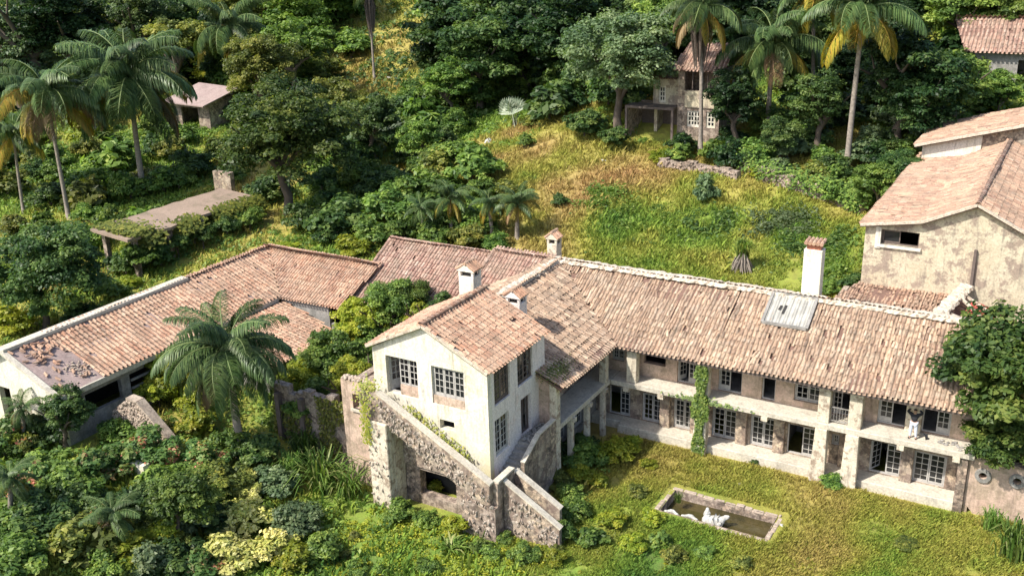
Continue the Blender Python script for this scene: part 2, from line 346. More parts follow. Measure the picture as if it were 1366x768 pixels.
def window(parent, ax, at, u0, u1, z0, z1, leaves=2, cols=2, rows=4, state='cc', mat=None, panel=0, name='window', fr=.07, mu=.035, lab=None):
    """outer frame (part) with casements and glass (sub-parts). state per leaf: c closed, o opened inwards, m missing. panel: solid lower share"""
    mat = mat or MT['wood']
    def P(u, d, z): return (u, at+d, z) if ax == 'y' else (at-d, u, z)
    def B(mb, ua, ub, da, db, za, zb):
        p, q = P(ua, da, za), P(ub, db, zb)
        mb.box(min(p[0], q[0]), max(p[0], q[0]), min(p[1], q[1]), max(p[1], q[1]), za, zb)
    f = MB()
    B(f, u0, u0+fr, 0, .09, z0, z1); B(f, u1-fr, u1, 0, .09, z0, z1)
    B(f, u0+fr, u1-fr, 0, .09, z1-fr, z1); B(f, u0+fr, u1-fr, 0, .09, z0, z0+fr)
    fo = f.build(name, mat, parent)
    if lab: fo['label'] = lab
    W = (u1-u0-2*fr)/leaves; gap = .01
    for k in range(leaves):
        st = state[k] if k < len(state) else 'c'
        if st == 'm': continue
        a = u0+fr+k*W+gap; b_ = u0+fr+(k+1)*W-gap; c = z0+fr+gap; d = z1-fr-gap
        hinge = a if k < leaves/2 else b_; ang = 0 if st == 'c' else rad(62 if k < leaves/2 else -62)
        def T(u, dd, z):
            du = u-hinge; uu = hinge+du*math.cos(ang)-0*dd; de = abs(du)*abs(math.sin(ang))+dd+.02
            return P(uu, de, z)
        cs = MB()
        def bar(ua, ub, za, zb, t0=0, t1=.04):
            vs = [T(u, t, z) for z in (za, zb) for t in (t0, t1) for u in (ua, ub)]
            cs.add(vs, [(0, 2, 3, 1), (4, 5, 7, 6), (0, 1, 5, 4), (2, 6, 7, 3), (0, 4, 6, 2), (1, 3, 7, 5)])
        st_ = .06
        bar(a, a+st_, c, d); bar(b_-st_, b_, c, d); bar(a+st_, b_-st_, d-st_, d); bar(a+st_, b_-st_, c, c+st_+.03)
        zc = c+(d-c)*panel
        if panel: bar(a+st_, b_-st_, c+st_+.03, zc, .01, .03)
        for i in range(1, cols): 
            x = a+(b_-a)*i/cols; bar(x-mu/2, x+mu/2, max(zc, c+st_), d-st_, .003, .037)
        for j in range(1, rows):
            z = zc+(d-zc)*j/rows; bar(a+st_, b_-st_, z-mu/2, z+mu/2, .006, .034)
        co = cs.build('casement', mat, fo)
        if random.random() < .25: continue
        j1, j2 = random.uniform(-.012, .012), random.uniform(-.012, .012)
        g = MB(); g.add([T(a+st_, .02+j1, zc+.02), T(b_-st_, .02, zc+.02), T(b_-st_, .02+j2, d-st_), T(a+st_, .02-j2, d-st_)], [(0, 1, 2, 3)])
        g.build('pane', MT['glass'], fo)
    return fo
def pin(x, y, poly):
    c = False; j = len(poly)-1
    for i in range(len(poly)):
        xi, yi = poly[i]; xj, yj = poly[j]
        if (yi > y) != (yj > y) and x < (xj-xi)*(y-yi)/(yj-yi)+xi: c = not c
        j = i
    return c
def roof(parent, O, e, u, poly, mat, sp=.245, ex=.45, r=.088, seed=1, mess=1.0, miss=.014, thick=.10, holes=(), tilepoly=None, dmat=None):
    """clay barrel-tile slope: O eave corner, e unit along eave, u unit up the slope; poly outline in (s,t)"""
    O, e, u = Vector(O), Vector(e).normalized(), Vector(u).normalized(); nrm = e.cross(u)
    if nrm.z < 0: nrm = -nrm
    rg = np.random.default_rng(seed)
    d = MB(); d.prism([O+e*s+u*t-nrm*.02 for s, t in poly], -nrm*thick); dk = d.build('roof_deck', dmat or MT['deck'], parent)
    tp = tilepoly or poly
    s0, s1 = min(p[0] for p in tp), max(p[0] for p in tp); t0, t1 = min(p[1] for p in tp), max(p[1] for p in tp)
    V = []; F = []; A = []; ang = np.linspace(-.08, math.pi+.08, 6)
    E, Uv, Nn = np.array(e), np.array(u), np.array(nrm); Oo = np.array(O)
    ns = int((s1-s0)/sp); nt_ = int((t1-t0)/ex)+1
    drift = rg.normal(0, .02*mess, (ns+1, nt_+1)).cumsum(1)*.35
    cc = 0
    sag = fnoise(np.arange(ns+1)[:, None]*sp*np.ones((1, nt_+1)), np.arange(nt_+1)[None]*ex*np.ones((ns+1, 1)), 2.4, seed+50, 2)
    base = fnoise(np.arange(ns+1)[:, None]*sp*np.ones((1, nt_+1)), np.arange(nt_+1)[None]*ex*np.ones((ns+1, 1)), 1.6, seed)
    for i in range(ns+1):
        s = s0+(i+.5)*sp
        if s > s1-sp*.2: continue
        for j in range(nt_):
            t = t0+j*ex-.06
            if not pin(s, min(max(t+ex*.5, t0+.01), t1-.01), tp) or rg.random() < miss: continue
            if any(pin(s, t+ex*.5, h) for h in holes): continue
            ds = drift[i, j]+rg.normal(0, .006*mess); rot = rg.normal(0, .035*mess)
            sg = (sag[i, j]-.5)*.16*mess
            if rg.random() < .015*mess: rot += rg.normal(0, .25); t += rg.uniform(-.12, .1)
            ln = ex*1.22; lift = rg.uniform(0, .02*mess)
            for q, (tt, rr, zz) in enumerate(((0, r, .022+lift+sg), (ln, r*.88, .0+sg))):
                ce = Oo+E*(s+ds+rot*tt)+Uv*(t+tt)+Nn*zz
                for an in ang: V.append(ce+E*math.cos(an)*rr+Nn*math.sin(an)*rr*.85)
            for k in range(5): F.append((cc+k, cc+k+1, cc+7+k, cc+6+k))
            av = min(1, max(0, .55*base[i, j]+.2+rg.normal(0, .2))); A += [av]*12; cc += 12
            # pan tile between the rows (upturned)
            if i < ns and s+sp/2 < s1-.05:
                for q, (tt, rr, zz) in enumerate(((0, r*.95, .075+sg), (ln, r*.8, .055+sg))):
                    ce = Oo+E*(s+sp/2+ds*.5)+Uv*(t-.1+tt)+Nn*zz
                    for an in (math.pi, 1.25*math.pi, 1.5*math.pi, 1.75*math.pi, 2*math.pi):
                        V.append(ce+E*math.cos(an)*rr+Nn*math.sin(an)*rr*.7)
                    if q == 0: pass
                for k in range(4): F.append((cc+k, cc+k+1, cc+6+k, cc+5+k))
                A += [max(0, av-.15)]*10; cc += 10
    me = npmesh('roof_tiles', np.array(V)-np.array(ORG.get(parent.name, (0, 0, 0))), np.array(F), v=np.array(A))
    me.materials.append(mat)
    o = bpy.data.objects.new('roof_tiles', me); COL.objects.link(o); o.parent = parent; o['kind'] = 'stuff'
    return o
def ridge(parent, p, q, mat, r=.13, seed=0, mortar=False, name='ridge_tiles', w=.35):
    p, q = Vector(p), Vector(q); Ln = (q-p).length; d = (q-p)/Ln; x = d.cross(Vector((0, 0, 1))).normalized(); up = x.cross(d)
    if up.z < 0: up = -up
    rg = random.Random(seed); mb = MB()
    if mortar:
        n = int(Ln/.16)
        vs = []; K = 6
        for i in range(n+1):
            c = p+d*(Ln*i/n)
            for k in range(K):
                t = math.pi*k/(K-1); rr = 1+rg.uniform(-.22, .22)
                vs.append(c+x*math.cos(t)*w*rr+up*(math.sin(t)*.17*rr-.04+(.07*rg.random() if 0 < k < K-1 else 0)))
        mb.add(vs, [(i*K+k, i*K+k+1, (i+1)*K+k+1, (i+1)*K+k) for i in range(n) for k in range(K-1)])
        return mb.build(name, MT['mortar'], parent)
    k = 0.0
    while k < Ln:
        l = min(.42, Ln-k)+.05; j = rg.uniform(-.015, .015)
        vs = [];
        for tt, rr in ((0, r), (l, r*.85)):
            for an in np.linspace(0, math.pi, 6): vs.append(p+d*(k+tt)+x*(math.cos(an)*rr*1.2+j)+up*(math.sin(an)*rr+.03+(.02 if tt == 0 else 0)))
        mb.add(vs, [(i, i+1, i+7, i+6) for i in range(5)], rg.random()); k += .38
    o = mb.build(name, mat, parent); o['kind'] = 'stuff'; return o

# ------------------------------------------------------------------ terrain
POOL = (-16.1, -10.75, 41.4, 43.55)
def blobtone(X, Y):
    t = .50+(fnoise(X, Y, 7, 21, 4)-.5)*.9+(fnoise(X, Y, 1.7, 5, 3)-.5)*.4
    for (x, y, rx, ry, val, k) in TB:
        g = k*np.exp(-(((X-x)/rx)**2+((Y-y)/ry)**2)); t = t*(1-g)+(val+(fnoise(X, Y, 2.0, 9, 3)-.5)*.35)*g
    return np.clip(t, 0, 1)
TB = []
for px, py, rx, val, k in [(790, 250, 70, .04, .95), (720, 200, 60, .15, .9), (850, 238, 70, .10, .9), (730, 260, 40, .16, .8), (720, 340, 60, .22, .8), (690, 175, 30, .05, .7), (900, 225, 40, .15, .7), (980, 260, 60, .22, .8), (1090, 285, 50, .25, .9), (760, 310, 30, .12, .7),
                           (830, 300, 50, .75, .9), (910, 330, 80, .62, .9), (960, 300, 30, .85, .7), (1060, 310, 45, .86, .95), (1100, 350, 40, .78, .8), (1000, 365, 90, .52, .8), (870, 365, 60, .58, .8), (740, 350, 30, .2, .6),
                           (640, 155, 40, .8, .8), (500, 70, 70, .26, .95), (540, 40, 60, .28, .9), (520, 100, 40, .3, .9), (470, 20, 50, .3, .9), (640, 190, 30, .2, .6), (760, 165, 40, .42, .8),
                           (980, 640, 60, .42, .8), (1100, 700, 80, .30, .8), (800, 650, 50, .40, .7), (820, 700, 50, .5, .7), (1080, 745, 60, .22, .8), (1250, 700, 50, .55, .8), (1300, 720, 40, .45, .8), (930, 620, 40, .45, .7), (870, 610, 40, .36, .7), (600, 745, 80, .68, .9),
                           (840, 520, 30, .8, .6), (300, 330, 50, .38, .9), (360, 310, 40, .36, .9), (470, 230, 40, .35, .6), (120, 230, 60, .72, .8), (200, 200, 60, .6, .6)]:
    q = gp(px, py); TB.append((q[0], q[1], rx*q[3]/F_PX, rx*q[3]/F_PX*1.6, val, k))
def ax(lo, hi, f0, f1, fine, coarse, extra=()):
    a = list(np.arange(lo, f0, coarse))+list(np.arange(f0, f1, fine))+list(np.arange(f1, hi+coarse, coarse))
    a = sorted(set([round(x, 3) for x in a if all(abs(x-e) > .12 for e in extra)]+list(extra))); return np.array(a)
gx = ax(-420, 300, -78, 14, .45, 6, POOL[:2]); gy = ax(-120, 520, 18, 108, .5, 6, POOL[2:])
GX, GY = np.meshgrid(gx, gy); GZ = height(GX, GY)
nx, ny = len(gx), len(gy); idx = np.arange(nx*ny).reshape(ny, nx)
Fq = np.stack([idx[:-1, :-1], idx[:-1, 1:], idx[1:, 1:], idx[1:, :-1]], -1)
cx, cy = (gx[:-1]+gx[1:])/2, (gy[:-1]+gy[1:])/2; CX, CY = np.meshgrid(cx, cy)
keep = ~((CX > POOL[0]) & (CX < POOL[1]) & (CY > POOL[2]) & (CY < POOL[3]))
me = npmesh('ground', np.stack([GX.ravel(), GY.ravel(), GZ.ravel()], 1), Fq[keep], v=.25+.5*fnoise(GX.ravel(), GY.ravel(), .9, 2), tone=blobtone(GX.ravel(), GY.ravel()), smooth=True)
tag(link('ground', me, MT['ground']), kind='structure')

# ------------------------------------------------------------------ VILLA: gabled white house, middle wing, long wing
V = thing('villa', (-20, 45, 0), 'large abandoned white and tan villa with long tiled wing, balcony and gabled front', 'villa')
# long wing
UP = [(-22.42, -21.6, 3.95, 4.85), (-20.4, -19.05, 4.15, 4.88), (-18.35, -17.1, 3.36, 4.9), (-15.95, -14.6, 3.36, 4.88), (-13.5, -12.75, 3.36, 4.9), (-11.75, -10.3, 3.7, 4.9), (-9.8, -8.7, 3.36, 4.92), (-7.45, -6.0, 3.36, 4.95), (-5.3, -3.95, 3.36, 4.95)]
LO = [(-22.55, -21.2, .46, 2.3), (-20.45, -19.15, .46, 2.25), (-18.5, -17.25, .46, 2.3), (-16.2, -14.75, .46, 2.3), (-14.0, -12.55, .46, 2.3), (-11.95, -10.35, .46, 2.25), (-9.6, -8.9, 1.55, 2.2), (-7.6, -6.0, .46, 2.3), (-5.5, -3.9, .46, 2.25)]
mb = MB(); wall(mb, 'y', 49.3, .35, -23.4, -2.9, -.2, 3.0, LO); mb.build('wall', MT['old'], V)['label'] = 'mottled lower wall behind the balcony'
mb = MB(); wall(mb, 'y', 49.3, .35, -23.4, -2.9, 3.33, 6.2, UP); mb.build('wall', MT['oldpink'], V)['label'] = 'rosy tan upper wall along the balcony'
mb = MB(); mb.box(-41, -2.9, 57.1, 57.45, -.2, 5.8); mb.build('wall', MT['old'], V)
mb = MB(); mb.prism([(-3.25, 49.65, 0), (-3.25, 57.1, 0), (-3.25, 57.1, 5.9), (-3.25, 52.8, 8.0), (-3.25, 49.65, 6.35)], (.35, 0, 0)); mb.build('wall', MT['old'], V)
mb = MB(); mb.box(-41, -3.25, 49.65, 57.1, 3.0, 3.33); mb.box(-41, -3.25, 52.5, 52.7, .2, 3.0); mb.box(-41, -3.25, 52.5, 52.7, 3.33, 7.6)
for x in (-19, -14.3, -12.3, -8.3, -24): mb.box(x-.1, x+.1, 49.65, 52.5, .3, 3.0); mb.box(x-.1, x+.1, 49.65, 52.5, 3.33, 6.1)
mb.build('room_walls', MT['grey'], V)
mb = MB(); mb.box(-21.85, -2.6, 47.98, 49.3, 3.03, 3.33); sb = mb.build('balcony_slab', MT['slab'], V, bevel=.02)
mb = MB(); mb.box(-23.4, -21.9, 41.55, 49.3, 3.03, 3.325); mb.build('balcony_slab', MT['slab'], V, bevel=.02)
mb = MB(); mb.box(-21.5, -2.9, 48.15, 49.3, -.2, .46); mb.box(-23.4, -21.5, 48.6, 49.3, -.2, .46); mb.build('plinth', MT['slab'], V, bevel=.03)
# pillars (tapering buttresses)
def pillar(x0, x1, y0, y1, z0, z1, flare=0, mat='pillar', lab=None):
    m_ = MB(); v = []
    for z, f in ((z0, flare), (z1, 0)):
        v += [(x0-f*.5, y0-f, z), (x1+f*.5, y0-f, z), (x1, y1, z), (x0, y1, z)]
    m_.add(v, [(0, 3, 2, 1), (4, 5, 6, 7), (0, 1, 5, 4), (1, 2, 6, 5), (2, 3, 7, 6), (3, 0, 4, 7)])
    o = m_.build('pillar', MT[mat], V, bevel=.025)
    if lab: o['label'] = lab
for x0, x1, both in ((-20.95, -20.35, 0), (-16.7, -16.1, 1), (-10.2, -9.6, 1), (-8.65, -8.0, 1)):
    pillar(x0, x1, 48.12, 48.6, 3.33, 5.72)
    if both: pillar(x0, x1, 47.9, 48.5, -.15, 3.03, .22)
for x in (-19.0, -17.15, -14.5, -12.4, -5.8, -8.9): pillar(x-.25, x+.35, 49.02, 49.3, .46, 3.0, mat='old')
for x in (-5.85,): pillar(x-.2, x+.55, 49.05, 49.3, 3.33, 5.9, mat='pillar')
for x in (-20.9, -18.8, -12.9, -6.0, -3.4): MB().box(x-.17, x+.17, 47.92, 48.6, 2.78, 3.03).build('beam_end', MT['pillar'], V)
for k, (a, b_, c, d) in enumerate(UP):
    st = ['cc', 'mm', 'oc', 'cm', 'm', 'cc', 'cm', 'cm', 'mc'][k]
    if k == 1: continue
    window(V, 'y', 49.45, a, b_, c, d, leaves=1 if k in (4,) else 2, cols=2, rows=3 if k in (0, 5) else 4, state=st, panel=0 if k in (0, 5) else .2)
for k, (a, b_, c, d) in enumerate(LO):
    st = ['mc', 'cc', 'cc', 'cc', 'cc', 'mc', 'cc', 'oc', 'cc'][k]
    window(V, 'y', 49.42, a, b_, c, d, cols=2, rows=2 if k == 6 else 5, state=st)
# balcony rail in the narrow bay
m_ = MB(); m_.box(-9.6, -8.65, 48.3, 48.34, 4.2, 4.25); m_.box(-9.6, -8.65, 48.3, 48.34, 3.45, 3.5)
for k in range(7): x = -9.55+k*.14; m_.box(x, x+.02, 48.31, 48.33, 3.5, 4.2)
m_.build('railing', MT['grey'], V)
# middle wing
mb = MB(); wall(mb, 'x', -23.4, .3, 41.55, 49.3, -.2, 3.03, [(42.3, 43.3, .4, 2.4), (44.3, 45.4, .4, 2.4), (46.3, 47.6, .4, 2.4)]); mb.build('wall', MT['grey'], V)
mb = MB(); wall(mb, 'x', -23.4, .3, 41.55, 49.3, 3.33, 6.4, [(45.2, 46.2, 3.35, 5.2), (46.9, 47.8, 3.35, 5.2)]); mb.build('wall', MT['old'], V)
for a, b_ in ((42.3, 43.3), (44.3, 45.4), (46.3, 47.6)): window(V, 'x', -23.55, a, b_, .42, 2.4, cols=2, rows=4, state='cc')
mb = MB(); wall(mb, 'y', 41.5, .25, -23.0, -21.95, 3.33, 6.0, []); mb.build('wall', MT['oldpink'], V)
mb = MB(); mb.box(-33.2, -33.0, 42.3, 49.6, 0, 5.9); mb.box(-41, -23.7, 49.5, 49.7, 0, 5.9); mb.box(-33, -23.7, 44, 44.2, 3.4, 6.5); mb.build('room_walls', MT['grey'], V)
pillar(-22.28, -21.86, 41.3, 41.75, -.2, 5.75)
pillar(-22.3, -21.88, 47.35, 47.75, 3.33, 5.7)
pillar(-22.25, -21.95, 43.2, 43.5, -.1, 3.03); pillar(-22.25, -21.95, 45.2, 45.5, -.1, 3.03); pillar(-22.25, -21.95, 47.3, 47.6, -.1, 3.03)
for y in (43.35, 45.35, 47.4): MB().box(-22.1, -21.78, y-.13, y+.13, 2.8, 3.03).build('beam_end', MT['pillar'], V)
# roofs of the wings
YE, ZE, YR, ZR = 47.75, 5.62, 52.8, 8.3
um = Vector((0, YR-YE, ZR-ZE)); Sm = um.length
roof(V, (0, YE, ZE), (1, 0, 0), um, [(-21.5, 0), (-2.75, 0), (-2.75, Sm), (-27.75, Sm)], MT['t_main'], seed=3, mess=1.5)
roof(V, (0, 2*YR-YE, ZE), (1, 0, 0), (0, YE-YR, ZR-ZE), [(-33, 0), (-2.75, 0), (-2.75, Sm), (-27.75, Sm), (-32.3, Sm)], MT['t_main'], seed=4, ex=.6)
ux = Vector((-6.25, 0, ZR-ZE-.05)); Sx = ux.length; f1 = (23.03-21.5)/6.25*Sx
roof(V, (-21.5, 0, ZE+.05), (0, 1, 0), ux, [(41.2, 0), (47.75, 0), (52.8, Sx), (42.38, Sx), (42.38, f1), (41.2, f1)], MT['t_mainx'], seed=5, mess=1.7)
roof(V, (-34.0, 0, ZE+.05), (0, 1, 0), (6.25, 0, ZR-ZE-.05), [(42.38, 0), (47.75, 0), (52.8, Sx), (42.38, Sx)], MT['t_mainx'], seed=6)
roof(V, (0, YE, ZE), (1, 0, 0), um, [(-32.3, Sm*.272), (-32.3, Sm), (-27.75, Sm)], MT['t_dark'], seed=7)
um2 = Vector((0, YR-YE, 8.05-5.35)); S2 = um2.length
roof(V, (0, YE, 5.35), (1, 0, 0), um2, [(-40.6, 0), (-34.0, 0), (-32.32, S2*.272), (-32.32, S2), (-40.6, S2)], MT['t_dark'], seed=8, r=.1)
roof(V, (0, 2*YR-YE, 5.35), (1, 0, 0), (0, YE-YR, 2.7), [(-40.6, 0), (-33, 0), (-32.32, S2), (-40.6, S2)], MT['t_dark'], seed=9, ex=.6)
ridge(V, (-27.9, YR, ZR), (-2.7, YR, ZR), None, mortar=True, w=.42, name='mortared_ridge', seed=1)
ridge(V, (-27.75, 42.5, ZR+.0), (-27.75, 52.9, ZR+.0), None, mortar=True, w=.36, name='mortared_ridge', seed=2)
ridge(V, (-32.3, YR, ZR), (-27.9, YR, ZR), MT['t_dark'], seed=2)
ridge(V, (-40.6, YR, 8.05), (-32.4, YR, 8.05), MT['t_dark'], seed=3)
ridge(V, (-40.55, YE, 5.4), (-40.55, YR, 8.08), MT['t_dark'], seed=4, r=.1)
ridge(V, (-32.3, YE+1.5, 6.5), (-32.3, YR, 8.33), MT['t_dark'], seed=4, r=.1)
m_ = MB(); m_.prism([(-40.5, 47.9, 2.8), (-40.5, 49.6, 2.8), (-40.5, 57.1, 2.8), (-40.5, 57.1, 5.2), (-40.5, 52.8, 7.9), (-40.5, 47.9, 5.2)], (.3, 0, 0)); m_.box(-40.2, -33.2, 48.1, 48.35, 0, 5.3); m_.build('wall', MT['old'], V)
m_ = MB(); m_.box(-21.4, -2.8, 47.7, 47.76, 5.42, 5.60); m_.box(-21.62, -21.5, 41.25, 47.7, 5.45, 5.62)
m_.build('eaves_board', MT['darkwood'], V)
m_ = MB()
for k in range(46): x = -21.2+k*.4; m_.box(x, x+.08, 47.78, 49.3, 5.5, 5.6)
m_.build('rafter_ends', MT['darkwood'], V, kind='stuff')
# gabled house
OPF = [(-28.95, -27.05, 5.95, 8.0), (-26.2, -24.3, 5.95, 7.98), (-25.85, -25.0, 4.66, 5.16)]
HX0, HX1, HY0, HY1, HE = -29.75, -23.0, 36.5, 42.2, 8.3
mb = MB(); wall(mb, 'y', HY0, .35, HX0, HX1, 2.2, HE, OPF); mb.prism([(HX0, HY0, HE), (HX1, HY0, HE), (-26.5, HY0, 9.98)], (0, .35, 0))
mb.build('wall', MT['cream'], V)['label'] = 'cream gabled front wall'
OPS = [(37.1, 38.6, 6.2, 8.15), (39.35, 40.9, 6.25, 8.15), (37.05, 38.4, 3.45, 5.45), (39.6, 40.65, 3.36, 5.45)]
mb = MB(); wall(mb, 'x', HX1, .35, HY0+.35, HY1-.3, 2.2, HE-.05, OPS); mb.build('wall', MT['pink'], V)['label'] = 'side wall of the gabled house, pink of its shade in the colour'
mb = MB(); mb.box(HX0, HX0+.3, HY0+.35, HY1, 0, HE); mb.box(HX0+.3, HX1, HY1-.3, HY1, 0, HE); mb.prism([(HX0, HY1-.3, HE), (HX1, HY1-.3, HE), (-26.5, HY1-.3, 9.98)], (0, .3, 0)); mb.build('wall', MT['pink'], V)
mb = MB(); mb.box(HX0+.3, HX1-.35, HY0+.35, HY1-.3, 5.55, 5.75); mb.box(HX0+.3, HX1-.35, HY0+.35, HY1-.3, 3.1, 3.33); mb.box(-26.6, -26.45, 36.85, 41.9, 3.33, 8.3); mb.box(-29.4, -26.6, 39.6, 39.75, 5.75, 8.3); mb.build('room_walls', MT['grey'], V)
mb = MB(); wall(mb, 'y', HY0+.02, .5, HX0, HX1-.02, -.2, 2.2, [(-27.3, -25.1, .5, 1.95)]); mb.box(HX1-.5, HX1-.02, HY0+.52, HY1, -.2, 2.2); mb.build('foundation_wall', MT['stone'], V)
mb = MB(); mb.prism([(-29.7, 36.4, 2.15), (-29.7, 36.4, 5.2), (-28.3, 36.4, 5.1), (-23.4, 36.4, 2.45), (-23.2, 36.4, 2.15)], (0, .095, 0)); mb.build('foundation_wall', MT['stone'], V)
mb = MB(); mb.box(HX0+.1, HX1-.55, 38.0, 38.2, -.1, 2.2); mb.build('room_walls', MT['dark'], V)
HR = 10.08
uh = Vector((-3.68, 0, HR-8.28)); Sh = uh.length
roof(V, (-22.82, 0, 8.28), (0, 1, 0), uh, [(36.28, 0), (42.4, 0), (42.4, Sh), (36.28, Sh)], MT['t_house'], seed=10, mess=.6, sp=.27, ex=.36, r=.095)
ul = Vector((3.5, 0, HR-8.4)); Sl = ul.length
roof(V, (-30.0, 0, 8.4), (0, 1, 0), ul, [(36.28, 0), (42.4, 0), (42.4, Sl), (36.28, Sl)], MT['t_house'], seed=11, mess=.8, sp=.27, ex=.36, r=.095)
ridge(V, (-26.5, 36.25, HR+.02), (-26.5, 42.45, HR+.02), MT['t_house'], seed=6)
m_ = MB(); m_.bar((-22.85, 36.36, 8.25), (-26.5, 36.36, 10.03), .2, .12); m_.bar((-29.98, 36.36, 8.36), (-26.5, 36.36, 10.03), .2, .12); m_.build('verge', MT['mortar'], V)['kind'] = 'stuff'
window(V, 'y', 36.72, -28.95, -27.05, 5.95, 8.0, leaves=3, cols=2, rows=4, state='occ', panel=.28, mat=MT['wood'])
window(V, 'y', 36.62, -26.2, -24.3, 5.95, 7.98, leaves=3, cols=2, rows=4, state='ccc', panel=.28, mat=MT['wood'])
m_ = MB(); m_.box(-28.2, -27.1, 36.6, 36.68, 5.95, 6.5); m_.build('broken_infill', MT['oldpink'], V)
m_ = MB(); m_.box(-26.15, -24.35, 36.54, 36.6, 5.95, 6.4); m_.build('broken_infill', MT['oldpink'], V)
for a, b_, c, d in OPS[:3]: window(V, 'x', HX1-.1, a, b_, c, d, cols=2, rows=5, state='cc', mat=MT['darkwood'] if c > 5 else MT['wood'])
window(V, 'x', HX1-.18, *OPS[3], cols=2, rows=4, state='cm', mat=MT['darkwood'], name='door')
# chimneys on the roofs
def chimney(x, y, z0, z1, wx, wy, style, lab, mat='cream'):
    t = thing('chimney', (x, y, z0), lab, 'chimney')
    m_ = MB(); m_.box(x-wx/2, x+wx/2, y-wy/2, y+wy/2, z0, z1-.55); m_.build('shaft', MT[mat], t, bevel=.02)
    if style == 'gable':
        for sx in (-1, 1):
            for sy in (-1, 1): MB().box(x+sx*(wx/2-.07)-.07, x+sx*(wx/2-.07)+.07, y+sy*(wy/2-.07)-.07, y+sy*(wy/2-.07)+.07, z1-.55, z1-.25).build('corner_post', MT[mat], t)
        m_ = MB(); m_.box(x-wx/2-.07, x+wx/2+.07, y-wy/2-.05, y+wy/2+.05, z1-.25, z1-.17)
        m_.prism([(x-wx/2-.06, y-wy/2-.04, z1-.168), (x+wx/2+.06, y-wy/2-.04, z1-.168), (x, y-wy/2-.04, z1+.16)], (0, wy+.08, 0)); m_.build('hood', MT[mat], t)
        m_ = MB(); m_.box(x-wx/2+.15, x+wx/2-.15, y-wy/2+.15, y+wy/2-.15, z1-.55, z1-.3); m_.build('flue', MT['dark'], t)
        m_ = MB()
        for s in (-1, 1):
            for i in range(int(wy/.2)+1):
                yy = y-wy/2+i*.2; m_.tube([(x+s*(wx/2+.12), yy, z1-.16), (x, yy, z1+.22)], [.09, .07], 7, random.random())
        m_.tube([(x, y-wy/2-.1, z1+.22), (x, y+wy/2+.1, z1+.22)], [.09, .09], 7, .4); m_.build('cap_tiles', MT['t_house'], t)
    return t
chimney(-28.0, 43.1, 7.9, 10.85, .95, .8, 'gable', 'white chimney with small gabled tile hood behind the white house ridge')
chimney(-25.6, 43.9, 7.3, 9.45, .85, .8, 'gable', 'squat pinkish chimney with tile hood on the middle wing slope', 'pink')
chimney(-28.9, 54.6, 6.9, 9.3, .7, .7, 'gable', 'small domed chimney peeking over the ridge where the wings meet', 'pillar')
t = thing('chimney', (-12.2, 53.5, 7.9), 'tall plain white chimney with red brick top beside the grey skylight', 'chimney')
m_ = MB(); m_.box(-12.72, -11.72, 53.2, 53.9, 7.6, 10.9); m_.build('shaft', MT['cream'], t, bevel=.03)
m_ = MB(); m_.box(-12.6, -11.84, 53.3, 53.8, 10.9, 11.2); m_.build('brick_band', MT['brick'], t)
m_ = MB()
for k in range(5):
    for l in range(2):
        x = -12.62+k*.21; m_.tube([(x, 53.1+l*.4, 11.28), (x, 53.55+l*.4, 11.36)], [.11, .09], 7, random.random())
m_.build('cap_tiles', MT['t_house'], t)
# grey sheet skylight
t = thing('skylight_sheet', (-12.9, 51.2, 7.5), 'grey corrugated sheet with pale frame patched onto the long roof by the tall chimney', 'skylight')
def onroof(x, y, up=.2):
    up -= .05
    nn = Vector((0, -(ZR-ZE), YR-YE)).normalized(); return Vector((x, y, ZE+(y-YE)/(YR-YE)*(ZR-ZE)))+nn*up
m_ = MB(); K = 30
vs = []
for j, yy in enumerate((50.75, 52.55)):
    for k in range(K+1): vs.append(onroof(-13.95+2.2*k/K, yy, .24+.035*math.cos(k*math.pi*.8)))
m_.add(vs, [(k, k+1, K+2+k, K+1+k) for k in range(K)]); m_.build('sheet', MT['metal'], t)
m_ = MB()
for a, b_ in (((-14.05, 50.65), (-11.65, 50.65)), ((-11.65, 50.65), (-11.65, 52.65)), ((-11.65, 52.65), (-14.05, 52.65)), ((-14.05, 52.65), (-14.05, 50.65))): m_.bar(onroof(*a, .25), onroof(*b_, .25), .16, .14)
m_.build('frame', MT['grey'], t)
m_ = MB()
for x, y, l in ((-13.4, 51.55, .3), (-13.15, 51.35, .55)): m_.bar(onroof(x, y, .28), onroof(x+.05, y+l, .28), .13, .02)
m_.build('holes', MT['dark'], t)  # dark strips laid on the sheet, painted stand-in for shade in holes

# ------------------------------------------------------------------ outer stone staircase round the corner of the house
T = thing('stone_staircase', (-23, 36, 0), 'weathered stone staircase climbing both sides of the white house corner with parapets', 'staircase')
m_ = MB(); m_.prism([(-29.9, 35.3, 6.35), (-28.75, 35.3, 6.42), (-22.35, 35.3, 2.98), (-22.35, 35.3, 1.75), (-23.1, 35.3, 1.9), (-27.9, 35.3, 4.5), (-28.1, 35.3, 4.75), (-29.9, 35.3, 4.9)], (0, .3, 0)); m_.build('parapet', MT['old'], T, bevel=.03)
m_ = MB(); m_.prism([(-28.75, 35.26, 6.42), (-28.75, 35.26, 6.52), (-22.3, 35.26, 3.08), (-22.3, 35.26, 2.98)], (0, .38, 0)); m_.prism([(-22.38, 35.64, 2.98), (-22.38, 37.2, 2.98), (-22.38, 37.2, 3.08), (-22.38, 35.64, 3.08)], (.34, 0, 0)); m_.build('coping', MT['slab'], T)
m_ = MB(); m_.box(-22.35-.0, -22.08, 35.6, 37.2, -.3, 2.98); m_.box(-24.0, -22.08, 35.3, 35.6, -.3, 1.75); m_.build('corner_wall', MT['stone'], T)
m_ = MB(); m_.box(-24.0, -22.35, 35.6, 36.5, -.2, 2.3); m_.build('landing', MT['stone'], T)
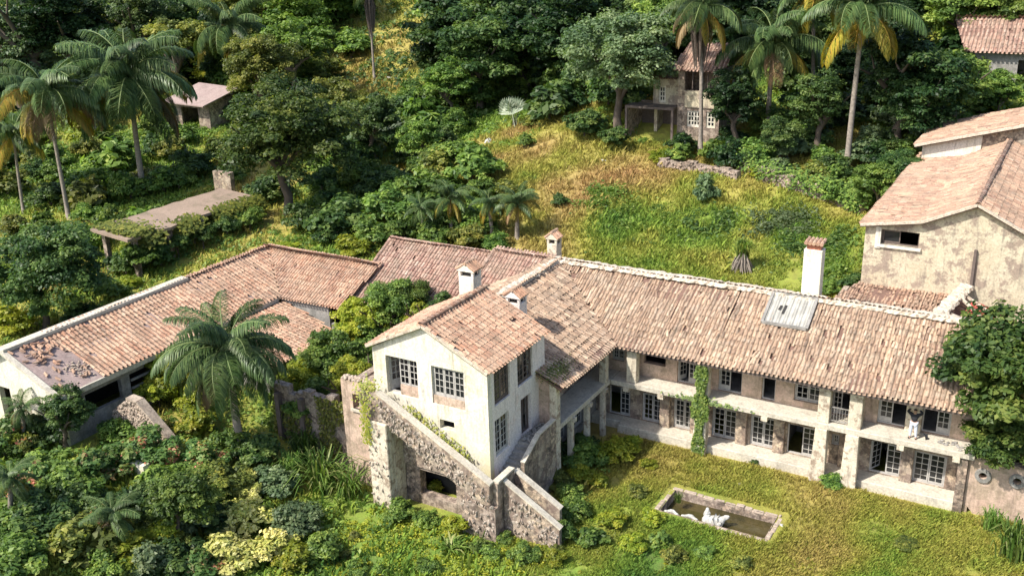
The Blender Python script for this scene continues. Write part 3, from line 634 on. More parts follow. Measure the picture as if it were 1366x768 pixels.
m_ = MB(); m_.box(-29.35, -28.15, 35.1, 35.295, -.3, 4.9); m_.box(-29.35, -28.15, 35.6, 36.5, -.3, 4.9); m_.box(-29.35, -28.15, 35.295, 35.6, -.3, 4.75); m_.build('pier', MT['pillar'], T, bevel=.04)
m_ = MB(); m_.box(-29.9, -28.75, 35.6, 36.5, 4.9, 5.3); m_.build('landing', MT['stone'], T)
n_ = 18
for k in range(n_):
    x1 = -24.0-k*(4.75/n_); z = 2.3+(k+1)*(3.0/n_)
    m_ = MB(); m_.box(x1-4.75/n_, x1, 35.61, 36.49, z-.32, z); m_.build('step', MT['stone'], T)
for k in range(8):
    y0 = 37.0+k*.31; z = 2.3+(k+1)*.13
    m_ = MB(); m_.box(-22.98, -22.12, y0, y0+.33, z-.5, z); m_.build('step', MT['grey'], T)
m_ = MB(); m_.box(-22.98, -22.08, 39.5, 41.3, 2.9, 3.34); m_.box(-22.98, -22.12, 37.0, 41.3, -.2, 1.9); m_.build('landing', MT['grey'], T)
m_ = MB(); m_.prism([(-22.1, 37.9, 1.7), (-22.1, 37.9, 2.95), (-22.1, 39.5, 3.75), (-22.1, 41.3, 3.8), (-22.1, 41.3, -.2), (-22.1, 37.9, -.2)], (.2, 0, 0)); m_.build('parapet', MT['old'], T)
m_ = MB(); m_.bar((-22.0, 37.9, 3.0), (-22.0, 39.5, 3.8), .26, .08); m_.bar((-22.0, 39.5, 3.82), (-22.0, 41.25, 3.86), .26, .08); m_.build('coping', MT['slab'], T)
for k in range(12):
    x0 = -22.08+k*.245; z = 2.2-(k+1)*.145
    m_ = MB(); m_.box(x0, x0+.255, 36.36, 37.18, z-.9, z); m_.build('step', MT['stone'], T)
for yy, xe in ((36.1, -19.05), (37.2, -19.6)):
    ze_ = 2.85-(xe+22.06)*.58
    m_ = MB(); m_.prism([(-22.06, yy, 2.85), (xe, yy, ze_), (xe, yy, -.3), (-22.06, yy, -.3)], (0, .24, 0)); m_.build('parapet', MT['old'], T)
    m_ = MB(); m_.bar((-22.06, yy+.12, 2.9), (xe+.06, yy+.12, ze_+.02), .32, .08); m_.build('coping', MT['slab'], T)
rs = MB()
def facestones(n_, f):
    for k in range(n_):
        c_ = f()
        if c_: rs.rock(c_, (random.uniform(.10, .2), .035, random.uniform(.07, .13)))
def fa():
    x = random.uniform(-28.6, -22.2); zt = 6.3-(x+28.75)*.5375; z = zt-random.uniform(.15, 1.3) if x < -24 else random.uniform(-.1, zt-.15)
    return (x, 35.31, z)
facestones(300, fa)
def fb():
    x = random.uniform(-22.0, -19.1); zt = 2.75-(x+22.06)*.58; z = random.uniform(-.1, zt-.05); return (x, 36.11, z) if z < zt else None
facestones(110, fb)
def fc():
    x = random.uniform(-29.6, -23.5); zt = min(5.0, 4.95-.54*(x+28.3)); z = random.uniform(2.25, 4.9); return (x, 36.43, z) if z < zt-.1 else None
facestones(330, fc)
facestones(40, lambda: (random.uniform(-29.3, -28.2), 35.11, random.uniform(0, 4.7)))
rs.build('facing_stones', MT['facing'], T, kind='stuff')
# rubble on landing
rb = MB()
for k in range(90):
    rb.rock((random.uniform(-22.9, -22.2), random.uniform(39.3, 41.3), 3.38+random.random()*.12), (random.uniform(.05, .16), random.uniform(.05, .14), random.uniform(.03, .08)))
tag(rb.build('rubble', MT['grey'], None), 'heap of broken grey rubble on the landing by the side door', 'rubble', kind='stuff')

# stone annex left of the house, vine wall
T = thing('ruined_annex', (-31, 38, 0), 'roofless tan stone annex with square hole attached left of the white house', 'ruin')
mb = MB(); wall(mb, 'y', 36.6, .45, -32.1, -29.92, -.2, 6.0, [(-31.4, -30.15, 4.45, 5.3)]); mb.build('wall', MT['oldpink'], T)
mb = MB(); mb.box(-32.1, -31.65, 37.05, 42.2, -.2, 5.6); mb.box(-31.65, -29.8, 41.8, 42.2, 0, 5.4); mb.build('wall', MT['old'], T)
mb = MB(); mb.box(-31.65, -29.8, 37.05, 41.8, 5.3, 5.5); mb.build('flat_roof', MT['old'], T)
mb = MB(); mb.box(-31.5, -30.1, 36.48, 36.7, 4.33, 4.45); mb.build('sill', MT['slab'], T)
rb = MB()
for k in range(60): rb.rock((random.uniform(-32.0, -30), 36.8+random.uniform(-.15, .2), 6.02+random.random()*.1), (random.uniform(.08, .2), random.uniform(.08, .16), random.uniform(.05, .14)))
rb.build('broken_top', MT['paverock'], T, kind='stuff')
T = thing('old_wall', (-35, 37, 1), 'crumbling stone wall hung with dry vines left of the annex', 'wall')
mb = MB(); x = -37.6
while x < -32.15:
    x2 = min(x+.55, -32.12); mb.box(x, x2, 37.2, 37.65, -.2, 4.1+random.uniform(-.25, .3)); x = x2
mb.build('masonry', MT['stone'], T)
for x in (-37.3, -35.6): m_ = MB(); m_.box(x, x+.3, 36.9, 37.2, 0, 3.9); m_.build('buttress', MT['darkwood'], T)

# ------------------------------------------------------------------ left low wing
W = thing('tiled_outbuilding', (-48, 38, 2), 'long low outbuilding with patched orange tile roof and bare slab end', 'building')
LE, LR, LXe, LXr = 5.15, 7.0, -45.4, -49.6
ull = Vector((LXr-LXe, 0, LR-LE)); SL = ull.length
yl0, yl1 = 29.4, 50.3
roof(W, (LXe, 0, LE), (0, 1, 0), ull, [(yl0, 0), (46.4, 0), (yl1, SL), (yl0, SL)], MT['t_house'], seed=12, sp=.3, ex=.4, tilepoly=[(32.3, 0), (46.4, 0), (yl1, SL), (31.9, SL)], dmat=MT['bare'], miss=.015, mess=.8)
roof(W, (2*LXr-LXe, 0, LE), (0, 1, 0), (LXe-LXr, 0, LR-LE), [(yl0, 0), (yl1+3, 0), (yl1, SL), (yl0, SL)], MT['t_house'], seed=13, ex=.6, tilepoly=[(32, 0), (yl1+3, 0), (yl1, SL), (32, SL)], dmat=MT['bare'])
ub = Vector((0, yl1-46.4, LR-LE)); SB = ub.length
roof(W, (0, 46.4, LE), (1, 0, 0), ub, [(-45.4, 0), (-40.4, 0), (-39.6, SB), (-49.6, SB)], MT['t_house'], seed=14)
roof(W, (0, 54.2, LE), (1, 0, 0), (0, yl1-54.2, LR-LE), [(-53.8, 0), (-39.8, 0), (-39.8, SB), (-49.6, SB)], MT['t_house'], seed=15, ex=.6)
ridge(W, (-49.6, 42.5, LR), (-49.6, yl1, LR), MT['t_house'], seed=8, r=.12)
ridge(W, (-49.6, yl1, LR), (-39.8, yl1, LR), MT['t_house'], seed=9, r=.12)
m_ = MB(); m_.box(-49.95, -49.3, 29.3, 42.5, LR-.08, LR+.14); m_.build('ridge_coping', MT['slab'], W, bevel=.02)
m_ = MB(); m_.bar((-49.6, 29.35, LR+.02), (-45.35, 29.35, LE+.02), .3, .16); m_.bar((-49.6, 29.35, LR+.02), (-53.8, 29.35, LE+.02), .3, .16); m_.build('verge', MT['slab'], W)
m_ = MB(); wall(m_, 'y', 29.55, .3, -53.4, -45.75, 1.2, LE-.1, [(-50.9, -49.9, 2.2, 4.6)]); m_.prism([(-53.4, 29.55, LE-.1), (-45.75, 29.55, LE-.1), (-49.6, 29.55, LR-.16)], (0, .3, 0)); m_.build('wall', MT['cream'], W)['label'] = 'cream gable end wall'
m_ = MB(); wall(m_, 'x', -45.75, .3, 29.85, 46.6, 1.2, LE-.1, [(31.2, 33.6, 3.2, 4.4), (34.2, 37.2, 2.3, 4.4), (38, 41, 2.3, 4.4), (42, 45, 2.3, 4.4)]); m_.box(-53.4, -53.1, 29.85, 54, 1, LE-.1); m_.box(-53.1, -41, 53.7, 54, 1, LE-.1); m_.box(-45.45, -41.3, 46.6, 46.85, 1.2, LE-.15); m_.build('wall', MT['grey'], W)
m_ = MB(); m_.box(-45.4, -45.28, 29.5, 46.3, LE-.32, LE-.02); m_.build('fascia', MT['slab'], W)
m_ = MB()
for z in (2.9, 3.5, 4.0): m_.box(-45.7, -45.6, 34.2, 37.2, z, z+.12)
m_.build('rail_bars', MT['grey'], W)
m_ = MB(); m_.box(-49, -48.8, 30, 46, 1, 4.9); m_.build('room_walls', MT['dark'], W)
# tiles lying loose on the bare slab
lt = MB()
def onleft(x, y, up=.04): return Vector((x, y, LE+(x-LXe)/(LXr-LXe)*(LR-LE)+up))
for k in range(60):
    a, b_ = random.gauss(-48.6, .35), random.gauss(30.8, .55)
    if k > 40: a, b_ = random.gauss(-46.9, .9), random.uniform(29.9, 32.0)
    a = max(min(a, -45.9), -49.1); b_ = max(b_, 29.6); p_ = onleft(a, b_, .05+(.08*random.random() if k < 30 else 0)); th = random.choice((0, 0, 1.57))+random.gauss(0, .35)
    d = Vector((math.cos(th)*.16, math.sin(th)*.16, -math.cos(th)*.06))
    c0 = d.cross(Vector((0, 0, 1))).normalized()
    vs = []
    for e_, r_ in ((-1, .085), (1, .07)):
        for an in np.linspace(0, math.pi, 5): vs.append(p_+d*e_+c0*math.cos(an)*r_+Vector((0, 0, math.sin(an)*r_)))
    lt.add(vs, [(i_, i_+1, i_+6, i_+5) for i_ in range(4)], random.random())
tag(lt.build('loose_tiles', MT['t_house'], None), 'heap and scatter of loose broken roof tiles on the bare slab of the outbuilding', 'tiles', kind='stuff')
rb = MB()
for k in range(70):
    p_ = onleft(random.gauss(-46.6, .35), random.gauss(31.7, .35), .03); rb.rock(p_, (random.uniform(.03, .09),)*2+(.03,))
tag(rb.build('rubble', MT['paverock'], None), 'pale rubble lying beside the bare slab edge of the outbuilding roof', 'rubble', kind='stuff')
# lean-to
T = thing('lean_to', (-42.5, 43, 2), 'small tiled lean-to behind the foreground palm beside the outbuilding', 'lean-to')
ul2 = Vector((-5.1, 0, 1.05)); S3 = ul2.length
roof(T, (-40, 0, 3.75), (0, 1, 0), ul2, [(39.6, 0), (45.6, 0), (46.6, S3), (39.6, S3)], MT['t_house'], seed=16, sp=.28, ex=.38)
m_ = MB(); m_.box(-40.4, -40.15, 39.7, 45.4, 1, 3.68); m_.box(-45, -40.4, 39.7, 39.95, 1, 3.7); m_.box(-45, -40.4, 45.15, 45.4, 1, 3.7); m_.build('wall', MT['grey'], T)
# courtyard ruins
T = thing('ruined_wall', (-43, 47.6, 2), 'roofless grey cement room walls in the gap between the tiled roofs', 'ruin')
m_ = MB(); m_.box(-40.3, -38.0, 45.6, 45.85, 1.5, 4.4); m_.box(-38.25, -38.0, 45.85, 48, 1.5, 4.6); m_.box(-37.0, -35.6, 44.6, 44.85, 1, 4.0); m_.build('masonry', MT['grey'], T)
m_ = MB(); m_.bar((-40.9, 46.3, 4.5), (-37.9, 48, 4.9), .2, .2); m_.bar((-40.9, 47.0, 4.6), (-38, 48.5, 4.9), .2, .2); m_.build('beam', MT['darkwood'], T)
# stone gable piece in front of the outbuilding
T = thing('stone_gable', (-43.5, 30, 2), 'broken rubble stone wall with pale coping in front of the outbuilding', 'wall')
m_ = MB(); m_.prism([(-45.0, 32.2, 1), (-40.6, 32.2, 1), (-40.6, 32.2, 2.2), (-42.8, 32.2, 4.15), (-43.6, 32.2, 4.2), (-45.0, 32.2, 3.2)], (0, .4, 0)); m_.build('masonry', MT['stone'], T)
rb = MB()
for k in range(520):
    x = random.uniform(-45.0, -40.7); zt = np.interp(x, [-45, -43.6, -42.8, -40.6], [3.15, 4.15, 4.1, 2.2]); z = random.uniform(1.5, zt-.05)
    rb.rock((x, 32.2, z), (random.uniform(.08, .15), random.uniform(.06, .1), random.uniform(.07, .12)))
rb.build('stones', MT['paverock'], T, kind='stuff')
m_ = MB(); m_.bar((-43.6, 32.4, 4.25), (-42.8, 32.4, 4.2), .55, .12); m_.bar((-42.8, 32.4, 4.2), (-40.5, 32.4, 2.2), .55, .12); m_.build('coping', MT['paverock'], T)
m_ = MB(); m_.box(-40.2, -39.2, 29.2, 29.6, .8, 2.7); tag(m_.build('wall_stub', MT['cream'], None), 'small pale wall stub among the shrubs below the stone gable', 'wall')

# ------------------------------------------------------------------ porthole garden wall
T = thing('porthole_wall', (1, 48.4, 0), 'pinkish rendered garden wall with round portholes at the right edge', 'wall')
m_ = MB(); Rh = .19
def porthole_wall(mb, x0, x1, y, th, z0, z1f, holes):
    xs = [x0]; 
    for hx, hz in holes: xs += [hx-.5, hx+.5]
    xs.append(x1)
    zt = lambda x: z1f(x)
    for k in range(0, len(xs), 2):
        a, b_ = xs[k], xs[k+1]
        if b_ > a+.01: mb.prism([(a, y, z0), (b_, y, z0), (b_, y, zt(b_)), (a, y, zt(a))], (0, th, 0))
    for hx, hz in holes:
        a, b_ = hx-.5, hx+.5; n = 24
        out = []; 
        for i in range(n):
            t_ = 2*math.pi*i/n; c, s = math.cos(t_), math.sin(t_)
            k1 = .5/max(abs(c), 1e-6); top = zt(hx)-hz if s > 0 else hz-z0; k2 = top/max(abs(s), 1e-6); kk = min(k1, k2)
            out.append((hx+c*kk, hz+s*kk))
        for i in range(n):
            j = (i+1) % n; ci, si, cj, sj = [f(2*math.pi*q/n) for q in (i, j) for f in (math.cos, math.sin)]
            a1, a2 = (hx+ci*Rh, hz+si*Rh), (hx+cj*Rh, hz+sj*Rh)
            for yy in (y, y+th): mb.add([(a1[0], yy, a1[1]), (a2[0], yy, a2[1]), (out[j][0], yy, out[j][1]), (out[i][0], yy, out[i][1])], [(0, 1, 2, 3)])
            mb.add([(a1[0], y, a1[1]), (a2[0], y, a2[1]), (a2[0], y+th, a2[1]), (a1[0], y+th, a1[1])], [(0, 1, 2, 3)])
        mb.prism([(a, y+.02, zt(hx)), (b_, y+.02, zt(hx)), (b_, y+.02, zt(hx)+.03), (a, y+.02, zt(hx)+.03)], (0, th-.04, 0))
HOL = [(-2.15, 2.2), (-.65, 2.3), (.9, 2.3), (2.5, 2.3)]
porthole_wall(m_, -2.85, 6.5, 48.3, .4, -.3, lambda x: 2.95, HOL); m_.build('masonry', MT['oldpink'], T)
for hx, hz in HOL:
    m_ = MB(); n = 24; vs = []
    for q, (rr, yy) in enumerate(((Rh, 48.2), (.36, 48.2), (.38, 48.3), (Rh, 48.3))):
        vs += [(hx+math.cos(2*math.pi*i/n)*rr, yy, hz+math.sin(2*math.pi*i/n)*rr) for i in range(n)]
    m_.add(vs, [(q*n+i, q*n+(i+1) % n, ((q+1) % 4)*n+(i+1) % n, ((q+1) % 4)*n+i) for q in range(4) for i in range(n)]); m_.build('porthole_ring', MT['grey'], T)
m_ = MB(); m_.box(-3.3, -2.87, 48.1, 49.3, -.2, 3.0); m_.build('stone_end', MT['stone'], T)
m_ = MB(); m_.box(-2.6, 6.5, 48.25, 48.75, 2.985, 3.06); m_.build('coping', MT['old'], T)

# ------------------------------------------------------------------ pool
T = thing('pool', (-13.4, 42.6, 0), 'small rectangular sunken pool with stone rim and murky brown water', 'pool')
x0, x1, y0, y1 = POOL
m_ = MB(); m_.box(x0-.02, x0, y0, y1, -.9, .06); m_.box(x1, x1+.02, y0, y1, -.9, .06); m_.box(x0, x1, y0-.02, y0, -.9, .06); m_.box(x0, x1, y1, y1+.02, -.9, .06); m_.build('basin', MT['stone'], T)
m_ = MB(); m_.box(x0+.001, x1-.001, y0+.001, y1-.001, -.9, -.42); m_.build('water', MT['water'], T)
rg = random.Random(5)
def rim(ax_, a0, a1, c0, c1):
    a = a0
    while a < a1-.05:
        l = min(rg.uniform(.35, .75), a1-a); z = .02+rg.uniform(0, .06); j = rg.uniform(-.05, .05); m_ = MB()
        if ax_ == 'x': m_.box(a+.02, a+l-.02, c0+j, c1+j, -.1, z)
        else: m_.box(c0+j, c1+j, a+.02, a+l-.02, -.1, z)
        m_.build('rim_stone', MT['paverock'], T, bevel=.03); a += l
rim('x', x0-.2, x1+.2, y1+.02, y1+.26); rim('x', x0+1.7, x1+.2, y0-.24, y0-.02); rim('y', y0, y1, x0-.26, x0-.02); rim('y', y0, y1, x1+.02, x1+.26)
st = bpy.data.objects
def lumps(name, c, pts, lab, cat, mat='white'):
    """skinned broken figure"""
    me = bpy.data.meshes.new(name); me.from_pydata([(p[0], p[1], p[2]) for p in pts['v']], pts['e'], []); me.update()
    o = bpy.data.objects.new(name, me); COL.objects.link(o); o.location = c; me.materials.append(MT[mat])
    sk = o.modifiers.new('skin', 'SKIN'); 
    for i, r_ in enumerate(pts['r']):
        me.skin_vertices[0].data[i].radius = (r_, r_)
    me.skin_vertices[0].data[0].use_root = True
    o.modifiers.new('sub', 'SUBSURF').levels = 1; o.modifiers['sub'].render_levels = 2
    tag(o, lab, cat); return o
def addskin(name, pts, mat, parent=None, loc=None, lv=2):
    bm = bmesh.new(); sl_ = bm.verts.layers.skin.verify(); vs = []
    for i, (p, r_) in enumerate(zip(pts['v'], pts['r'])):
        v = bm.verts.new(p); v[sl_].radius = (r_, r_) if not isinstance(r_, tuple) else r_; v[sl_].use_root = (i == 0); vs.append(v)
    for a, b_ in pts['e']: bm.edges.new((vs[a], vs[b_]))
    me = bpy.data.meshes.new(name); bm.to_mesh(me); bm.free(); me.materials.append(mat)
    o = bpy.data.objects.new(name, me); COL.objects.link(o)
    if parent: o.parent = parent
    if loc: o.location = loc
    o.modifiers.new('skin', 'SKIN').use_smooth_shade = True; s_ = o.modifiers.new('sub', 'SUBSURF'); s_.levels = lv; s_.render_levels = lv
    return o
so_ = .88
o = addskin('broken_statue', dict(v=[(0, 0, .1), (.35, .02, .16), (.6, .05, .2), (.8, .15, .42), (1.0, .25, .5), (-.12, .12, .35), (-.15, .22, .72), (.35, -.25, .05), (-.3, -.1, 0), (.6, -.3, .15)],
     e=[(0, 1), (1, 2), (2, 3), (3, 4), (0, 5), (5, 6), (1, 7), (0, 8), (2, 9)], r=[.3, .33, .24, .12, .09, .14, .08, .14, .16, .09]), MT['white'], loc=(-13.75, 42.0, -.32))
tx = bpy.data.textures.new('chips', 'CLOUDS'); tx.noise_scale = .18; dm = o.modifiers.new('chips', 'DISPLACE'); dm.texture = tx; dm.strength = .12
tag(o, 'broken white stone statue lying in the middle of the murky pool', 'statue')
def ringstone(name, c, R_, r_, tilt, lab, cat):
    m_ = MB(); vs = []; n, k2 = 14, 7
    for i in range(n):
        for j in range(k2):
            a, b_ = 2*math.pi*i/n, 2*math.pi*j/k2; rr = r_*(1+.3*math.sin(i*2.3)); v = Vector(((R_+rr*math.cos(b_))*math.cos(a), (R_+rr*math.cos(b_))*math.sin(a)*.7, rr*math.sin(b_)))
            vs.append(Matrix.Rotation(tilt, 3, 'X') @ v+Vector(c))
    m_.add(vs, [(i*k2+j, ((i+1) % n)*k2+j, ((i+1) % n)*k2+(j+1) % k2, i*k2+(j+1) % k2) for i in range(n) for j in range(k2)])
    tag(m_.build(name, MT['white'], None, smooth=True), lab, cat)
ringstone('broken_basin', (-15.6, 41.65, -.22), .3, .13, .5, 'small white ring shaped stone in the left corner of the pool', 'stone')
ringstone('broken_basin', (-14.65, 41.65, -.25), .36, .13, .35, 'larger white broken basin just left of the statue in the pool', 'stone')
for px, py, s in ((988, 648, .3), (1043, 703, .2), (1100, 688, .14), (652, 190, .9), (518, 107, .9), (803, 214, .5)):
    q = gp(px, py); r_ = MB(); r_.rock(q[:3], (s*.9, s*.5, s*.3))
    tag(r_.build('pale_stone', MT['white'], None), {988: 'round pale stone on the lawn above the pool', 1043: 'pale stone fragment on the grass right of the pool', 1100: 'tiny pale stone on the grass well right of the pool', 652: 'white slab fragment at the top of the brown clearing', 518: 'long white slab on the yellow grass near the skirted palm', 803: 'pale stone on the dry lawn right of the clearing path'}[px], 'stone')

# ------------------------------------------------------------------ person on the balcony
PX, PY, PZ = -5.55, 48.45, 3.33
T = thing('person', (PX, PY, PZ), 'person in black top and pale jeans on the balcony, both arms raised to the head', 'person')
legs = [(0, 0, .92), (-.1, 0, .86), (-.12, -.02, .48), (-.13, .02, .08), (-.14, -.13, .04), (.1, 0, .86), (.13, -.03, .48), (.16, .0, .08), (.18, -.14, .04), (0, 0, 1.1), (0, 0, 1.32), (-.17, 0, 1.36), (-.36, -.02, 1.5), (-.2, -.04, 1.66), (.17, 0, 1.36), (.36, -.02, 1.5), (.2, -.04, 1.66), (0, 0, 1.44), (0, -.01, 1.54), (0, -.015, 1.62)]
legs = [(x, y, z*.97) for x, y, z in legs]
E_ = [(0, 1), (1, 2), (2, 3), (3, 4), (0, 5), (5, 6), (6, 7), (7, 8), (0, 9), (9, 10), (10, 11), (11, 12), (12, 13), (10, 14), (14, 15), (15, 16), (10, 17), (17, 18), (18, 19)]
R_ = [.12, .09, .06, .04, .035, .09, .06, .04, .035, .12, .13, .065, .05, .035, .065, .05, .035, .05, .10, .085]
addskin('body', dict(v=legs, e=E_, r=R_), MT['skin'], T)
addskin('trousers', dict(v=legs[:4]+legs[5:8]+[legs[9]], e=[(0, 1), (1, 2), (2, 3), (0, 4), (4, 5), (5, 6)], r=[.145, .115, .085, .062, .115, .085, .062, .1]) if False else dict(v=[legs[0], legs[1], legs[2], legs[3], legs[5], legs[6], legs[7]], e=[(0, 1), (1, 2), (2, 3), (0, 4), (4, 5), (5, 6)], r=[.145, .115, .085, .062, .115, .085, .062]), MT['jeans'], T)
addskin('top', dict(v=[(0, 0, .91), legs[10], legs[11], legs[12], legs[13], legs[14], legs[15], legs[16]], e=[(0, 1), (1, 2), (2, 3), (3, 4), (1, 5), (5, 6), (6, 7)], r=[.15, .16, .09, .075, .05, .09, .075, .05]), MT['black'], T)
addskin('hair', dict(v=[(0, .02, 1.60), (0, .03, 1.52)], e=[(0, 1)], r=[.115, .09]), MT['hair'], T)
for s in (-1, 1): addskin('shoe', dict(v=[(.15*s, .03, .04), (.17*s, -.15, .035)], e=[(0, 1)], r=[.055, .045]), MT['black'], T)
o = addskin('bag', dict(v=[(0, 0, .12), (.25, .05, .14), (.1, .1, .25)], e=[(0, 1), (0, 2)], r=[.13, .12, .08]), MT['black'], None, (PX+.45, PY+.15, PZ+.0)); tag(o, 'black bag with pale top lying on the balcony beside the person', 'bag')
rd = MB()
for k in range(14): rd.rock((random.uniform(-4.4, -3.2), random.uniform(48.2, 48.9), 3.36), (.12, .1, .05))
tag(rd.build('rubble', MT['grey'], None), 'dark debris on the balcony floor near the tree', 'rubble', kind='stuff')

# ------------------------------------------------------------------ big building on the right
B = thing('hall_building', (-5, 68, 3.5), 'big hall with peeling cream gable wall and rosy tile roof at the right edge', 'building')
pr = [(-10.95, 10.95), (-7.6, 11.5), (-4.85, 12.8), (-2.3, 11.5), (2.5, 9.6)]
mb = MB(); wall(mb, 'y', 59.3, .45, -10.7, 2.3, 2.0, 9.5, []); mb2 = mb
wall(mb, 'y', 59.3, .45, -10.7, -7.6, 9.5, 10.9, [(-9.8, -7.7, 9.85, 10.75)])
mb.prism([(-7.6, 59.3, 9.5), (2.3, 59.3, 9.5), (-2.3, 59.3, 11.35), (-4.85, 59.3, 12.65), (-7.6, 59.3, 11.35)], (0, .45, 0)); mb.prism([(-10.7, 59.32, 10.9), (-7.6, 59.32, 10.9), (-7.6, 59.32, 11.35)], (0, .4, 0))
mb.build('wall', MT['barn'], B)['label'] = 'peeling cream gable wall with a wide dark window'
mb = MB(); mb.box(-10.7, -10.3, 59.75, 80, 2, 10.85); mb.box(-10.3, 2.3, 79.6, 80, 4, 9.6); mb.prism([(-10.3, 79.6, 9.6), (2.3, 79.6, 9.6), (-4.85, 79.6, 12.6), (-10.3, 79.6, 10.9)], (0, .4, 0)); mb.box(1.9, 2.3, 59.75, 79.6, 4, 9.5); mb.build('wall', MT['barn'], B)
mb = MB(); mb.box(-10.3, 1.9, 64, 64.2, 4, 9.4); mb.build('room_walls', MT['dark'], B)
window(B, 'y', 59.5, -9.8, -7.7, 9.85, 10.75, leaves=2, cols=1, rows=1, state='cm', mat=MT['darkwood'])
m_ = MB(); m_.box(-9.95, -7.55, 59.15, 59.4, 9.7, 9.85); m_.box(-10.1, -9.8, 59.2, 59.32, 9.6, 10.9); m_.build('sill', MT['cream'], B)
sd = 1
for (xa, za), (xb, zb) in zip(pr[:-1], pr[1:]):
    d = Vector((xb-xa, 0, zb-za)); Ld = d.length
    if xb <= -4: O_, u_ = (xa, 0, za), d
    else: O_, u_ = (xb, 0, zb), -d
    roof(B, O_, (0, 1, 0), u_, [(58.95, 0), (80.2, 0), (80.2, Ld), (58.95, Ld)], MT['t_barn'], seed=30+sd, sp=.33, ex=.45, r=.11, mess=1.2); sd += 1
ridge(B, (-4.85, 58.9, 12.84), (-4.85, 79, 12.84), MT['t_dark'], seed=31)
m_ = MB()
for (xa, za), (xb, zb) in zip(pr[:-1], pr[1:]): m_.bar((xa, 59.0, za+.02), (xb, 59.0, zb+.02), .26, .13)
m_.build('verge', MT['mortar'], B)
# raised roof on it
mb = MB(); mb.prism([(-10.6, 77.8, 10.9), (-6.7, 77.8, 11.6), (-6.7, 77.8, 13.08), (-10.6, 77.8, 12.0)], (0, .3, 0)); mb.box(-10.6, -10.35, 78.1, 86, 9, 12.0); mb.build('wall', MT['cream'], B)['label'] = 'white strip wall of the raised roof'
mb = MB(); mb.prism([(-6.7, 77.9, 11.6), (2.3, 77.9, 9.9), (2.3, 77.9, 12.5), (-3.2, 77.9, 14.05), (-6.7, 77.9, 13.05)], (0, .3, 0)); mb.build('wall', MT['old'], B)
d = Vector((7.9, 0, 2.2)); roof(B, (-11.1, 0, 12.0), (0, 1, 0), d, [(77.4, 0), (86.5, 0), (86.5, d.length), (77.4, d.length)], MT['t_barn'], seed=40, sp=.36, ex=.5, r=.12, mess=1.4)
d = Vector((-7.9, 0, 2.2)); roof(B, (4.7, 0, 12.0), (0, 1, 0), d, [(77.4, 0), (86.5, 0), (86.5, d.length), (77.4, d.length)], MT['t_barn'], seed=41, sp=.36, ex=.5, r=.12)
m_ = MB(); m_.bar((-11.1, 77.35, 12.05), (-3.2, 77.35, 14.25), .2, .16); m_.bar((-3.2, 77.35, 14.25), (4.7, 77.35, 12.05), .2, .16); m_.build('verge', MT['mortar'], B)
ridge(B, (-3.2, 77.2, 14.26), (-3.2, 86.5, 14.26), MT['t_dark'], seed=42)
# low ruined roof between long wing and hall
T = thing('collapsed_roof', (-7, 56, 6), 'sagging low tile roof with pale mortar hip and faded red patch between villa and hall', 'roof')
d = Vector((0, 3.4, .55)); Sd = d.length
roof(T, (0, 55.8, 6.75), (1, 0, 0), d, [(-11.9, 0), (-5.6, 0), (-4.8, Sd), (-10.9, Sd)], MT['t_barn'], seed=50, mess=2.2, miss=.05)
d = Vector((-1.6, 0, 1.1)); Sd = d.length
roof(T, (-2.2, 0, 6.3), (0, 1, 0), (-3.2, 0, 1.1), [(55.2, 0), (59.2, 0), (59.2, 3.2), (55.2, 3.2)], MT['t_barn'], seed=51, mess=2.6, miss=.12)
ridge(T, (-5.9, 53.6, 7.7), (-4.9, 59.2, 8.0), None, mortar=True, w=.4, name='mortared_hip', seed=9)
m_ = MB(); m_.prism([(-4.6, 56.2, 7.45), (-2.9, 56.4, 6.9), (-2.9, 58.4, 6.95), (-4.4, 58.3, 7.5)], (0, 0, .06)); m_.build('red_sheet', MT['redpaint'], T)
m_ = MB(); m_.bar((-5.2, 55.4, 7.6), (-3.4, 55.8, 6.9), .16, .14); m_.bar((-5.0, 58.2, 7.9), (-2.8, 57.2, 7.0), .14, .12); m_.bar((-4.9, 57.4, 7.85), (-3.4, 56.2, 7.1), .14, .12); m_.build('fallen_beams', MT['mortar'], T)
m_ = MB(); m_.box(-11.6, -11.3, 57.6, 59.25, 3, 7.0); m_.box(-2.9, -2.6, 55.3, 59.2, 3, 6.2); m_.build('wall', MT['old'], T)
m_ = MB(); m_.box(-4.75, -4.6, 59.12, 59.28, 8.0, 10.2); tag(m_.build('drain_pipe', MT['darkwood'], None), 'dark vertical pipe on the peeling gable wall of the hall', 'pipe')

# ------------------------------------------------------------------ small two storey stone house at the back
TX, TY = -30.6, 85.3; TZ = float(height(TX, TY, False))
T = thing('stone_house', (TX, TY, TZ), 'small two storey stone house with tile roof behind the back lawn palms', 'house')
z0 = TZ-.5; zf = TZ+3.2; ze = 15.6
mb = MB(); wall(mb, 'y', TY, .35, -32.5, -28.6, z0, zf, [(-31.6, -30.3, TZ+1.15, TZ+2.6), (-29.8, -28.95, TZ+1.15, TZ+2.6)]); mb.build('wall', MT['stone'], T)['label'] = 'grey stone lower storey'
mb = MB(); wall(mb, 'y', TY+.02, .33, -32.5, -28.6, zf, ze, [(-31.9, -29.1, zf+1.15, ze-.15)]); mb.build('wall', MT['old'], T)
mb = MB(); mb.box(-31.8, -29.0, TY-.12, TY, zf-.3, zf+1.15); mb.build('parapet', MT['barn'], T)
mb = MB(); mb.box(-32.5, -32.2, TY+.35, TY+5.5, z0, ze); mb.box(-28.9, -28.6, TY+.35, TY+5.5, z0, ze); mb.box(-32.2, -28.9, TY+3, TY+3.3, z0, ze); mb.box(-32.2, -28.9, TY+.35, TY+3, zf, zf+.2); mb.build('wall', MT['old'], T)
